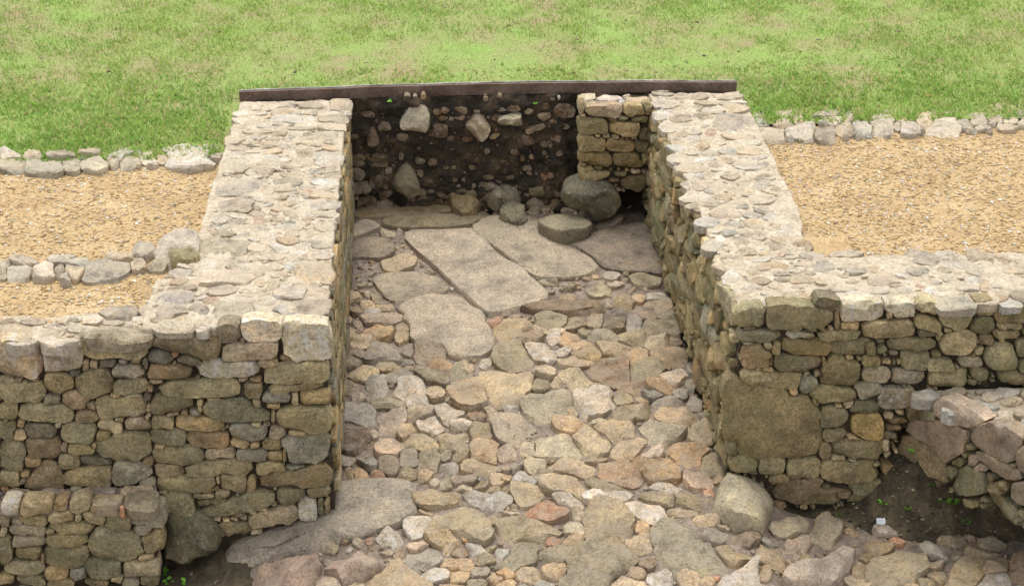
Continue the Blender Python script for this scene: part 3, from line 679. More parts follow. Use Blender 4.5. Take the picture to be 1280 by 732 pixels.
B1 = grid_v([-60, -20, -8]+axis(-4, -.70, 90), axis(.18, 2.30, 60), lambda x, y: (x, y, bed_z(x, y)))
V, F = merge([B1]); mesh_obj('left_gravel_bed', V, F, M_SAND, smooth=True, kind='structure')
B2 = grid_v(axis(2.28, 6, 100)+[12, 30, 60], axis(.40, 2.64, 60), lambda x, y: (x, y, bed_z(x, y)))
V, F = merge([B2]); mesh_obj('right_gravel_bed', V, F, M_SAND, smooth=True, kind='structure')
V, F = merge([skirt(-60, -.68, .26, 3.3, .93), skirt(2.3, 60, .42, 3.3, .93), skirt(-60, 60, 3.95, 119, .95)])
mesh_obj('terrace_earth', V, F, M_CORE, kind='structure')

# ------------------------------------------------------------------ walls
FRONT = Surf((0, 0, 0), X, Z); LOWF = Surf((0, -.16, 0), X, Z); LOWT = Surf((0, 0, .2), X, Y)
RF = Surf((0, .05, 0), X, Z)
SD = Vector((.4607, -.8876, 0)).normalized(); SF = Surf((2.796, .05, 0), SD, Z)
LIN = Surf((0, 0, 0), Y, Z); RIN = Surf((1.9, 0, 0), (0, -1, 0), Z)
TOPL = Surf((0, 0, 1.02), X, Y); TOPR = Surf((0, 0, 1.02), X, Y); ATOP = Surf((0, 0, .985), X, Y); STOP = Surf((0, 0, .57), X, Y)
BED = Surf((0, 0, 0), X, Y, lambda x, y: .985); LEDG = Surf((0, 0, 1.01), X, Y)
FLOOR_S = Surf((0, 0, 0), X, Y, floor_z)
SEC = Surf((0, 3.142, 0), X, Z); PF = Surf((0, 2.87, 0), X, Z); PT = Surf((0, 0, 1.03), X, Y)

def mortar_grid(name, parent, x0, x1, y0, y1, z, n=60, m=M_MORTAR, amp=.010, f0=None, f1=None):
    def sx(x, y):
        a = f0(y) if f0 else x0; b = f1(y) if f1 else x1; return a+(b-a)*(x-x0)/(x1-x0)
    V, F = grid_v(axis(x0, x1, n), axis(y0, y1, n), lambda x, y: (sx(x, y)+.012*fr(x, y, 9, 6)*(1 if x in (x0, x1) else 0), y, z+amp*fr(x, y, 2, 6)+amp*.5*fr(x, y, 2, 22)))
    ed = [i for i in range(n+1)]+[j*(n+1)+n for j in range(1, n+1)]+[n*(n+1)+i for i in range(n-1, -1, -1)]+[j*(n+1) for j in range(n-1, 0, -1)]
    k = len(V); V = list(V)+[(V[i][0], V[i][1], z-.06) for i in ed]; L = len(ed)
    F = list(F)+[(ed[i], k+i, k+(i+1) % L, ed[(i+1) % L]) for i in range(L)]
    return mesh_obj(name, V, F, m, parent, (0, 0, 0), True)
def core(parent, parts):
    V, F = merge(parts); mesh_obj('earth_core', V, F, M_CORE, parent, (0, 0, 0))

wl = thing('passage_wall', 'thick rubble stone wall left of the sunken street, its squared end facing the viewer', 'stone wall', (-.36, 0, 0))
wa = thing('retaining_wall', 'rubble stone wall at far left holding back the ochre gravel above the low ledge', 'stone wall', (-1.4, 0, 0))
wlow = thing('footing_wall', 'low projecting stone footing wall with a ledge on top in the bottom left corner', 'stone wall', (-1.4, -.16, -.3))
wr = thing('passage_wall', 'thick rubble stone wall right of the sunken street, running back to the earth bank', 'stone wall', (2.2, 1.8, 0))
wf = thing('front_wall', 'mossy rubble stone wall on the right facing the viewer with a large square block at its corner', 'stone wall', (3, .1, 0))
ws = thing('stub_wall', 'low ruined stone wall stub jutting forward at the right edge over a dark hollow', 'stone wall', (3.4, -.3, 0))
wp = thing('stone_pier', 'small squared stone pier at the far right end of the sunken street', 'stone pier', (1.66, 3, .45))

# left passage wall + retaining wall share one front plane
pier_st = trace(FRONT, PIER, .02, 1.15, 1.5); a_st = trace(FRONT, WALL_A, .02, 1.15, 1.5)
r1 = [(-.86, .0), (-.03, .0), (-.03, .98), (-.86, .93)]
f1 = fill(FRONT, r1, [(.03, .012, 300), (.016, .01, 500), (.010, .008, 800)], 'tbkyy', (0, 10))
r2 = [(-2.7, .16), (-.86, .16), (-.86, .90), (-2.7, .93)]
f2 = fill(FRONT, r2, [(.10, .06, 160), (.05, .035, 300), (.025, .018, 500), (.012, .009, 800)], 'kkygbt', (0, 8), (2.4, 4))
lay(FRONT, pier_st+a_st+f1+f2, wl, 'block', M_FACE, M_FACE_J, .014, .075, .0034, mul=(1.36, 1.29, 1.13), to=(.255, .22, .15, .30), pick=lambda s: wl if s.c[0] > -.855 else wa, Hk=.12, tilt=.35)
core(wl, [box_v(-.66, -.022, .55, 3.16, -.4, .985), box_v(-.84, -.022, .018, .549, -.4, .985)]); core(wa, [box_v(-3, -.845, .020, .30, -.4, .90)])
f3 = fill(LIN, [(.05, .02), (3.1, .29), (3.1, .98), (.05, .98)], [(.10, .045, 500), (.06, .03, 600), (.03, .018, 900)], 'kkgbtyo', (0, 7), (2.5, 4))
lay(LIN, f3, wl, 'block', M_FACE, M_FACE_J, .003, .07, .001, mul=(1.05, 1.0, .82), Hk=.06)
# left wall top
lt = trace(TOPL, LEFT_TOP, .01)
rt = [(-.70, .10), (-.01, .03), (-.01, 3.12), (-.66, 3.10), (-.68, 1.2), (-.72, .9), (-.84, .5), (-.86, .06)]
f4 = fill(TOPL, rt, [(.07, .045, 500), (.045, .03, 900), (.025, .018, 1500), (.014, .011, 1500)], 'ttllwoypb', (0, 14))
lay(TOPL, lt+f4, wl, 'mix', M_TOP, M_TOP_J, .004, .035, .001, Hk=.10, rough=1.5, tilt=.8, to=(.43, .37, .28, .45))
mortar_grid('mortar_bed', wl, -.71, -.018, .02, 3.14, 1.021, 90, f0=lambda y: -.715+.03*sm(1.5, 3.1, y))
mortar_grid('mortar_bed', wl, -.86, -.712, .03, .56, 1.018, 24)
at = trace(ATOP, A_TOP, .01)
f5 = fill(ATOP, [(-2.7, .03), (-.88, .03), (-.88, .22), (-2.7, .16)], [(.08, .04, 100), (.04, .025, 200), (.02, .014, 300)], 'tlwpo', (0, 10))
lay(ATOP, at+f5, wa, 'mix', M_TOP, M_TOP_J, .006, .05, .002, Hk=.14, rough=1.3, to=(.43, .37, .28, .35))
mortar_grid('mortar_bed', wa, -2.9, -.862, .01, .27, .981, 50)
# footing wall
lo = trace(LOWF, LOWER, .02, 1.15, 1.5)
f6 = fill(LOWF, [(-2.7, -.6), (-.88, -.6), (-.88, .16), (-2.7, .16)], [(.08, .05, 160), (.04, .025, 300), (.02, .013, 400)], 'kkygtb', (0, 8), (2.4, 4))
lay(LOWF, lo+f6, wlow, 'block', M_FACE, M_FACE_J, .014, .075, .0034, mul=(1.36, 1.29, 1.13), to=(.255, .22, .15, .30), Hk=.13, tilt=.35)
lot = trace(LOWT, LOWER_TOP, .01)
f7 = fill(LOWT, [(-2.7, -.15), (-.85, -.15), (-.85, -.01), (-2.7, -.01)], [(.06, .03, 100), (.03, .02, 200)], 'tkyt', (0, 10))
lay(LOWT, lot+f7, wlow, 'mix', M_FLOOR, M_FLOOR_J, .008, .05, .004, Hk=.15)
core(wlow, [box_v(-3, -.87, -.140, .03, -.7, .165)])
mortar_grid('mortar_bed', wlow, -2.9, -.86, -.15, -.005, .192, 50, M_MUD)

# right front wall
rfs = trace(RF, RIGHT_FACE, .02, 1.15, 1.5)
r3 = [(1.93, .14), (2.0, -.10), (2.7, -.12), (2.75, .2), (2.8, .56), (4.2, .56), (4.2, .96), (1.93, .96)]
f8 = fill(RF, r3, [(.09, .05, 160), (.04, .028, 400), (.02, .014, 700), (.010, .008, 900)], 'kggtbby', (0, 10), (2.4, 4))
lay(RF, rfs+f8, wf, 'block', M_MOSS, M_MOSS_J, .014, .075, .0034, to=(.255, .22, .15, .30), mul=(1.35, 1.29, 1.12), Hk=.14, tilt=.35)
core(wf, [box_v(1.925, 2.66, .070, .60, -.4, .985), box_v(2.66, 4.6, .070, .60, .34, .985), box_v(2.66, 4.6, .42, .60, -.4, .34)])
# right wall, street side
f9 = fill(RIN, [(-3.08, .27), (-.10, .10), (-.10, 1.0), (-3.08, 1.0)], [(.13, .055, 260), (.08, .04, 900), (.045, .026, 1400), (.022, .015, 1600)], 'kkggbtyoGk', (0, 9), (2.4, 3.6))
lay(RIN, f9, wr, 'block', M_MOSS, M_MOSS_J, .014, .08, .0034, mul=(1.28, 1.22, 1.0), to=(.255, .22, .15, .30), Hk=.2, tilt=.5)
core(wr, [box_v(1.922, 2.33, .602, 1.7, -.1, .985), box_v(1.922, 2.44, 1.702, 3.16, -.1, .985)])
rtp = trace(TOPR, RIGHT_TOP, .01)
rr = [(1.91, .06), (4.2, .06), (4.2, .42), (2.9, .44), (2.46, .52), (2.34, .8), (2.42, 1.6), (2.46, 3.1), (1.92, 3.1)]
f10 = fill(TOPR, rr, [(.07, .045, 600), (.045, .03, 1200), (.025, .018, 2200), (.014, .011, 2200)], 'ttllwoyp', (0, 14))
lay(TOPR, rtp+f10, wf, 'mix', M_TOP, M_TOP_J, .004, .035, .001, pick=lambda s: wf if s.c[1] < .60 else wr, Hk=.10, rough=1.5, tilt=.8, to=(.43, .37, .28, .45))
mortar_grid('mortar_bed', wr, 1.918, 2.47, .602, 3.14, 1.021, 80, f1=lambda y: 2.44+.05*sm(.8, 2.8, y)-.08*(1-sm(.62, 1.2, y)))
mortar_grid('mortar_bed', wf, 1.918, 4.3, .075, .60, 1.021, 80)
# stub wall
ss = trace(SF, STUB_FACE, .03, 1.2)
ss = [q for q in ss if q.c[1] > -.3]
f11 = fill(SF, [(.02, .22), (.25, .12), (.45, .12), (.55, .20), (1.2, .16), (1.2, .52), (.02, .52)], [(.09, .05, 100), (.05, .03, 200), (.03, .02, 300), (.018, .013, 300)], 'gGbk', (0, 15))
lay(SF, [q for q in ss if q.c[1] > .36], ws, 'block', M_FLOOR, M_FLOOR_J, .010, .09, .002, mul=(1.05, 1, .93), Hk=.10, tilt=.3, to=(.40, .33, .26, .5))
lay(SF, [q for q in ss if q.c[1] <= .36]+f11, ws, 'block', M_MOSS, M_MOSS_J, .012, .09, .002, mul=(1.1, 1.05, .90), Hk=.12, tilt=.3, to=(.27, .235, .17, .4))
st_ = trace(STOP, STUB_TOP, .01)
sreg = [(2.83, .02), (3.13, -.56), (3.3, -.62), (4.2, -.62), (4.2, .02)]
f12 = fill(STOP, sreg, [(.08, .06, 200), (.045, .03, 400), (.022, .016, 500)], 'tlwpt', (0, 16))
lay(STOP, st_+f12, ws, 'mix', M_TOP, M_TOP_J, .008, .06, .004, Hk=.16)
core(ws, [prism_v([(2.90, .0), (3.20, -.56), (4.4, -.62), (4.4, .0)], .20, .53), prism_v([(3.25, .04), (3.62, -.5), (4.4, -.5), (4.4, .04)], -.4, .199)])
V, F = prism_v([(2.83, .04), (3.14, -.56), (3.3, -.60), (4.4, -.60), (4.4, .04)], .53, .560); mesh_obj('mortar_bed', V, F, M_MORTAR, ws, (0, 0, 0))

# pier at the back
ps = trace(PF, PIERSTONES, .02, 1.15, 1.5); pt = trace(PT, PIERTOP, .0)
f13 = fill(PF, [(1.45, .46), (1.88, .46), (1.88, 1.0), (1.45, 1.0)], [(.03, .018, 200), (.015, .01, 300)], 'ktb', (0, 12))
lay(PF, ps+f13, wp, 'block', M_FACE, M_FACE_J, .016, .07, .004, mul=(1.05, .98, .8), Hk=.2)
lay(PT, pt+fill(PT, [(1.44, 2.88), (1.9, 2.88), (1.9, 3.1), (1.44, 3.1)], [(.05, .04, 80), (.025, .02, 100)], 'tlo'), wp, 'mix', M_TOP, M_TOP_J, .008, .05, .004)
core(wp, [box_v(1.46, 1.90, 2.888, 3.16, .47, 1.01)])

# ------------------------------------------------------------------ street paving
pav = thing('street_paving', 'rough cobbled street of rounded stones and long flagstones sloping up between the two walls', 'stone paving', (1, 1, 0)); pav['kind'] = 'structure'
sl_ = trace(FLOOR_S, FLOOR_SLABS, .008, 1.06)
SLABROCK = [(280, 703), (284, 674), (300, 660), (360, 655), (412, 645), (413, 604), (450, 599), (505, 597), (522, 602), (517, 625), (525, 640), (500, 655), (462, 664), (432, 680), (400, 684), (330, 688), (305, 712)]
rock = Stone([FLOOR_S.uv(x, y, .02) for x, y in SLABROCK], 'F', 1.); FLOOR_S.stones.append(rock)
REDROCK = [(312, 700), (318, 690), (340, 686), (392, 684), (404, 697), (396, 714), (374, 738), (350, 748), (322, 735)]
red = Stone([FLOOR_S.uv(x, y, .10) for x, y in REDROCK], 'F', 1.); FLOOR_S.stones.append(red)
RED2 = [(403, 705), (412, 692), (440, 680), (455, 679), (487, 696), (470, 706), (443, 722), (435, 726), (408, 712)]
red2 = Stone([FLOOR_S.uv(x, y, .06) for x, y in RED2], 'F', 1.); FLOOR_S.stones.append(red2)
CREAM = [(889, 628), (893, 612), (910, 597), (930, 592), (948, 597), (962, 615), (966, 636), (960, 645), (952, 663), (930, 661), (905, 650)]
cream = Stone([FLOOR_S.uv(x, y, .05) for x, y in CREAM], 'F', 1.); FLOOR_S.stones.append(cream)
WEDGE = [(966, 726), (985, 705), (1020, 694), (1040, 686), (1062, 668), (1077, 677), (1075, 690), (1055, 715), (1035, 727), (1008, 722), (985, 730)]
wedge = Stone([FLOOR_S.uv(x, y, .06) for x, y in WEDGE], 'F', 1.); FLOOR_S.stones.append(wedge)
fs = trace(FLOOR_S, FLOOR, .012, 1.24)
freg = [(-.62, -.62), (-.5, -.5), (.0, -.22), (.0, 3.1), (1.72, 3.1), (1.72, 2.7), (1.88, 2.7), (1.88, .02), (2.25, -.22), (4.2, -.42), (4.2, -1.5), (-.7, -1.5)]
f14 = fill(FLOOR_S, freg, [(.09, .075, 500), (.055, .045, 1400), (.032, .026, 3500), (.018, .015, 5000), (.011, .009, 3000)], 'ttkkKlpoyb', (0, 40), (2.2, 3.4), grow=1.2)
dark = {}
bigfs = [s for s in fs+f14]
lay(FLOOR_S, bigfs, pav, 'mix', M_FLOOR, M_FLOOR_J, .008, .05, .002, mul=(1.04, .99, .92), Hk=.27, rough=1.2, tilt=.8, to=(.35, .29, .23, .22))
for k, q in enumerate(sl_):
    lay(FLOOR_S, [q], pav, 'slab', M_SLAB, M_FLOOR_J, (.027, .019, .023, .020, .030, .018, .026, .02, .02, .02, .034)[k], .06, .006, mul=((1.02, .97, .94), (.84, .80, .75), (.80, .75, .71), (.92, .88, .84), (1, .95, .92))[k % 5], Hk=.02, rough=.5, tilt=.06, cuts=1)
flush_parts()

def loose(surf, s, name, label, cat, H, D, style, mat, col, **k):
    vs, F, c = stone_geo(surf, s, H, D, style, .0, **k)
    o = mesh_obj(name, vs, F, mat, None, c, True, sharp=40); o.color = (*col, .04)
    return props(o, label, cat)
loose(FLOOR_S, rock, 'rock_slab', 'smooth flat mossy rock slab at the foot of the left wall end, sloping down to the left', 'rock slab', .035, .10, 'slab', M_SLAB, (.29, .25, .195), rough=.5, cuts=1, tilt=.05)
loose(FLOOR_S, red, 'boulder', 'angular reddish brown boulder with a dark broken side, in front of the mossy rock slab', 'boulder', .12, .1, 'block', M_FLOOR, (.36, .25, .19), rough=.6, cuts=8, tilt=.3)
loose(FLOOR_S, red2, 'boulder', 'pinkish brown angular flat boulder just right of the reddish brown one, beside the mossy slab', 'boulder', .07, .06, 'block', M_FLOOR, (.37, .27, .205), rough=.7, cuts=7, tilt=.2)
loose(FLOOR_S, cream, 'boulder', 'large rounded cream boulder leaning below the mossy corner block of the right wall', 'boulder', .11, .06, 'cobble', M_FLOOR, (.43, .375, .25), rough=.6, cuts=2, tilt=.2)
loose(FLOOR_S, wedge, 'boulder', 'long wedge shaped pinkish stone lying aslant at the bottom right of the street', 'boulder', .07, .05, 'block', M_FLOOR, (.42, .34, .27), rough=.6, cuts=7, tilt=.2)
def loose_px(poly, z, name, label, cat, H, D, style, mat, col, vert=None, **k):
    sf = vert or Surf((0, 0, z), X, Y)
    s = Stone([sf.uv(x, y, H*.5) for x, y in poly], 'F', 1.); sf.stones = [s]
    return loose(sf, s, name, label, cat, H, D, style, mat, col, **k)
BF = Surf((0, -.03, 0), X, Z)
loose_px([(199, 690), (198, 668), (201, 655), (215, 649), (245, 648), (268, 662), (276, 672), (276, 690), (262, 702), (238, 709), (217, 710), (204, 702)], 0, 'boulder',
         'big round dark olive boulder under the left wall end, above the weedy earth', 'boulder', .11, .12, 'cobble', M_FACE, (.16, .145, .085), vert=BF, rough=.9, cuts=9, tilt=.4)
BP = Surf((0, 2.84, 0), X, Z)
loose_px([(703, 252), (706, 238), (727, 228), (757, 230), (774, 240), (776, 258), (762, 275), (745, 281), (738, 272), (716, 268), (706, 260)], 0, 'boulder',
         'rounded dark grey boulder carrying the small stone pier beside the black hole', 'boulder', .12, .14, 'cobble', M_FACE, (.16, .145, .10), vert=BP, rough=.9, cuts=10, tilt=.4)
loose_px([(671, 279), (682, 271), (710, 268), (740, 273), (742, 278), (735, 286), (712, 288), (697, 289), (684, 284)], .31, 'stone_slab', 'thick flat stone slab with a dark front edge lying before the dark boulder', 'stone slab', .02, .10, 'slab', M_SLAB, (.24, .21, .14), rough=.5, cuts=1, tilt=.05)
loose_px([(553, 236), (560, 234), (597, 237), (604, 246), (592, 257), (578, 262), (566, 256)], .30, 'loose_stone', 'brown flat topped stone lying against the foot of the dark earth bank', 'stone', .075, .06, 'cobble', M_FACE, (.24, .18, .10), rough=1.2, cuts=8, tilt=.6)
loose_px([(608, 240), (615, 230), (632, 227), (645, 229), (652, 239), (640, 246), (628, 243), (620, 249)], .35, 'loose_stone', 'pale humped stone resting on the slabs in the middle of the earth bank foot', 'stone', .075, .06, 'cobble', M_FACE, (.27, .235, .16), rough=1.2, cuts=8, tilt=.6)
loose_px([(622, 262), (628, 251), (636, 250), (655, 258), (662, 265), (650, 271), (634, 268)], .30, 'loose_stone', 'grey brown wedge stone just below the pale humped stone at the earth bank', 'stone', .06, .05, 'cobble', M_FACE, (.24, .21, .15), rough=1.2, cuts=8, tilt=.6)

# ------------------------------------------------------------------ edgings
def edging(name, label, surf, txt, H, mat=M_TOP, D=.07, extra=None, mul=(1, 1, 1)):
    L = trace(surf, txt, H*.35, 1.32)
    if extra: L += fill(surf, extra, [(.06, .045, 300), (.035, .028, 400), (.02, .016, 400)], 'ltywp', (0, 15), grow=1.3)
    t = thing(name, label, 'stone edging', surf.world(float(np.mean([s.c[0] for s in L])), float(np.mean([s.c[1] for s in L])), 0))
    for s in L:
        vs, F, c = stone_geo(surf, s, H*random.uniform(.8, 1.2), D, 'cobble', .002, .9, .3)
        o = mesh_obj('stone', vs, F, mat, t, c, True, sharp=33); o.color = colour(s.code, mul, to=(.48, .43, .34, .5))
    return t
E1 = Surf((0, 0, .985), X, Y); E2 = Surf((0, 0, .985), X, Y); E3 = Surf((0, 0, .985), X, Y)
edging('stone_edging', 'low row of pale rounded stones between the left gravel bed and the lawn', E1, EDGE_L, .028, extra=[(-2.6, 2.08), (-.70, 2.12), (-.70, 2.27), (-2.6, 2.27)])
edging('stone_edging', 'low row of pale rounded stones between the right gravel bed and the lawn', E2, EDGE_R, .028, extra=[(2.47, 2.30), (4.8, 2.44), (4.8, 2.68), (2.47, 2.60)])
edging('stone_edging', 'broken row of mixed stones crossing the left gravel bed halfway', E3, MID_EDGE, .034)
E4 = Surf((0, 0, .98), X, Y); bigr = trace(E4, MID_BIG, .04)[0]
loose(E4, bigr, 'boulder', 'large pale rounded stone at the end of the row crossing the left gravel bed', 'boulder', .085, .06, 'cobble', M_TOP, (.46, .40, .33), rough=.5, cuts=1)
E5 = Surf((0, 0, .98), X, Y); sm_ = Stone([E5.uv(x, y-3, .06) for c, pl, _ in parse(MID_SMALL) for x, y in pl], 'k')
E5.stones = [sm_]; loose(E5, sm_, 'boulder', 'small olive stone leaning on the front of the large pale rounded one in the gravel', 'boulder', .075, .05, 'cobble', M_FACE, (.30, .25, .14), rough=.5, cuts=1)

# ------------------------------------------------------------------ dark earth bank at the back with its edging board
bank = thing('earth_bank', 'dark cut earth bank with embedded stones closing the far end of the street', 'earth bank', (.9, 3.15, .2)); bank['kind'] = 'structure'
def bank_pt(x, z):
    y = 3.150+.034*fr(x, z, 0, 4)+.020*fr(x, z, 4, 14)+.009*fr(x, z, 8, 40)
    k = sm(1.60, 1.68, x)*(1-sm(.46, .50, z)); y += .75*k
    if z < .36: y -= .025*(1-sm(.18, .36, z))*(1-k)
    return (x, y, min(z, 1.0 if x < -.6 or x > 2.4 else 2))
V, F = grid_v(axis(-.70, 2.50, 230), axis(.05, 1.03, 100), bank_pt); mesh_obj('soil_face', V, F, M_DARK, bank, (0, 0, 0), True)
V, F = merge([box_v(-.9, 2.7, 3.90, 3.96, -.2, 1.03)]); mesh_obj('soil_backing', V, F, M_DARK, bank, (0, 0, 0))
for pl, lab, cl in (([(499, 153), (506, 143), (517, 132), (531, 135), (536, 143), (538, 163), (528, 167), (504, 165)], 'pale angular stone', (.43, .38, .28)),
                    ([(580, 159), (597, 143), (605, 149), (613, 161), (604, 174), (592, 172)], 'half brown half pale angular stone', (.36, .28, .19)),
                    ([(622, 149), (651, 141), (654, 159), (636, 161), (626, 157)], 'blocky tan stone', (.33, .28, .19)),
                    ([(487, 235), (495, 220), (506, 207), (518, 216), (525, 233), (517, 244), (493, 241)], 'humped tan stone', (.27, .23, .14))):
    s = Stone([SEC.uv(x, y, .03) for x, y in pl], 't'); SEC.stones.append(s)
    vs, F, c = stone_geo(SEC, s, .085, .06, 'block', 0, .5, .6, 9); o = mesh_obj('stone', vs, F, M_FLOOR, bank, c, True, sharp=30); o.color = (*cl, .04); o['label'] = lab
ses = trace(SEC, SECTION, .02)
BUCKET.clear()
f15 = fill(SEC, [(.02, .38), (1.40, .38), (1.40, .93), (.02, .93)], [(.018, .012, 30), (.009, .007, 110), (.005, .004, 160)], 'bBBBk', (0, 30), grow=1.0)
f15 += fill(SEC, [(.0, .27), (1.5, .27), (1.5, .43), (.0, .43)], [(.06, .034, 120), (.035, .022, 160), (.018, .012, 200)], 'kgbyB', (0, 15), grow=1.15)
lay(SEC, ses+f15, bank, 'block', M_FLOOR, M_FLOOR_J, .002, .06, .001, mul=(.66, .58, .50), Hk=.26, rough=1.6, tilt=1.4, cuts=7)
flush_parts()
brd = thing('edging_board', 'long thin weathered brown board holding the turf above the dark earth bank', 'edging board', (.9, 3.2, 1.05))
def bz(x): return 1.064+.022*sin((x+.7)/3.2*pi)+.003*fr(x, 0, 0, 3)
xs = axis(-.70, 2.49, 90)
def strip(y0, y1, a, b, wob=.004):
    V = []
    for x in xs:
        w = wob*fr(x, 1, 0, 2.5)
        V += [(x, y0+w, bz(x)+a), (x, y1+w, bz(x)+a), (x, y1+w, bz(x)+b), (x, y0+w, bz(x)+b)]
    F = []
    for i in range(len(xs)-1):
        o = 4*i
        for k in range(4): F.append((o+k, o+4+k, o+4+(k+1) % 4, o+(k+1) % 4))
    F += [(0, 1, 2, 3), (len(V)-1, len(V)-2, len(V)-3, len(V)-4)]
    return V, F
M_BOARD = soil_mat('weathered_board', [(.10, .068, .05), (.15, .10, .075), (.20, .145, .11)], 6, .5, 60)
M_RIM = soil_mat('pale_board_rim', [(.10, .09, .08), (.26, .25, .23), (.42, .41, .39)], 8, .3, 60)
V, F = strip(3.205, 3.225, -.072, 0); mesh_obj('board', V, F, M_BOARD, brd, (0, 0, 0))
V, F = strip(3.2265, 3.238, -.05, .006); mesh_obj('rim', V, F, M_RIM, brd, (0, 0, 0))

# ------------------------------------------------------------------ damp soil in the hollow and beside the left wall
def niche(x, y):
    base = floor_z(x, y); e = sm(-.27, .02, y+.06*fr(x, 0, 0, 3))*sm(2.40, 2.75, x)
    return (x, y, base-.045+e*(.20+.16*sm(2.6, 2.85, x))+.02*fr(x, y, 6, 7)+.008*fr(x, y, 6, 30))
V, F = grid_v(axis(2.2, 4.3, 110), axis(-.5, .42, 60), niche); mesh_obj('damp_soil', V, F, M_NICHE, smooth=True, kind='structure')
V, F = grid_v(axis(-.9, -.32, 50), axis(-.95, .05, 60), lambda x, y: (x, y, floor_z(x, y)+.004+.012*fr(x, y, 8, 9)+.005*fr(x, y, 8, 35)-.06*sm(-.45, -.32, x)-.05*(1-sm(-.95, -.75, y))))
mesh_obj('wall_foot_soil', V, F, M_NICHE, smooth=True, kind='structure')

# ------------------------------------------------------------------ pebbles, blades
def hsvj(base, n, j=.15):
    c = np.array(base)[rng.integers(0, len(base), n)]; c = c*(1+j*rng.standard_normal((n, 1))); return np.clip(c, .01, .9)
def pebbles(name, n, x0, x1, y0, y1, zf, smin, smax, cols, inside=None, lift=.3):
    x = rng.uniform(x0, x1, n); y = rng.uniform(y0, y1, n)
    if inside is not None:
        ok = inside(x, y); x, y = x[ok], y[ok]; n = len(x)
    z = np.array([zf(a, b) for a, b in zip(x, y)])
    s = smin+(smax-smin)*rng.random(n)**2.5; a = rng.random(n)*2*pi
    O = np.array([(1, 0, 0), (.3, .95, .1), (-.85, .5, 0), (-.7, -.7, .05), (.4, -.9, 0), (.15, .1, 1), (0, 0, -1)]);
    Fb = np.array([(0, 1, 5), (1, 2, 5), (2, 3, 5), (3, 4, 5), (4, 0, 5), (1, 0, 6), (2, 1, 6), (3, 2, 6), (4, 3, 6), (0, 4, 6)])
    P = O[None]*(1+.2*rng.standard_normal((n, 7, 3))); P[:, :, 0] *= s[:, None]*rng.uniform(.8, 1.5, (n, 1)); P[:, :, 1] *= s[:, None]; P[:, :, 2] *= s[:, None]*rng.uniform(.35, .8, (n, 1))
    ca, sa = np.cos(a)[:, None], np.sin(a)[:, None]
    V = np.stack([x[:, None]+P[:, :, 0]*ca-P[:, :, 1]*sa, y[:, None]+P[:, :, 0]*sa+P[:, :, 1]*ca, z[:, None]+P[:, :, 2]+s[:, None]*lift*.5], 2).reshape(-1, 3)
    F = (Fb[None]+7*np.arange(n)[:, None, None]).reshape(-1, 3)
    c = hsvj(cols, n); T = np.ones((n, 7, 4)); T[:, :, :3] = c[:, None]
    return tri_mesh(name, V, F, M_PEB, T.reshape(-1, 4), 'stuff')
PC = [(.44, .30, .145)]*8+[(.50, .375, .22)]*6+[(.36, .25, .13)]*3+[(.54, .46, .34)]*2+[(.66, .65, .62)]+[(.40, .36, .31)]
pebbles('left_gravel', 17000, -2.9, -.72, .16, 2.12, bed_z, .0025, .011, PC)
pebbles('right_gravel', 26000, 2.34, 5.0, .45, 2.42, bed_z, .0025, .011, PC, lambda x, y: (x > 2.62) | (y > .95))
PM = [(.30, .24, .17), (.36, .30, .22), (.25, .20, .15), (.40, .34, .27), (.34, .25, .16)]
pebbles('street_grit', 9000, -.6, 4.0, -1.3, 3.1, lambda x, y: floor_z(x, y)-.004+.012*fr(x, y, 0, 5), .003, .012, PM, lambda x, y: ((x > 0) & (x < 1.9)) | (y < -.1))
pebbles('soil_crumbs', 2600, 2.35, 4.0, -.45, .3, lambda x, y: niche(x, y)[2], .003, .012, [(.05, .04, .025), (.12, .10, .06), (.25, .21, .14), (.03, .025, .02)])

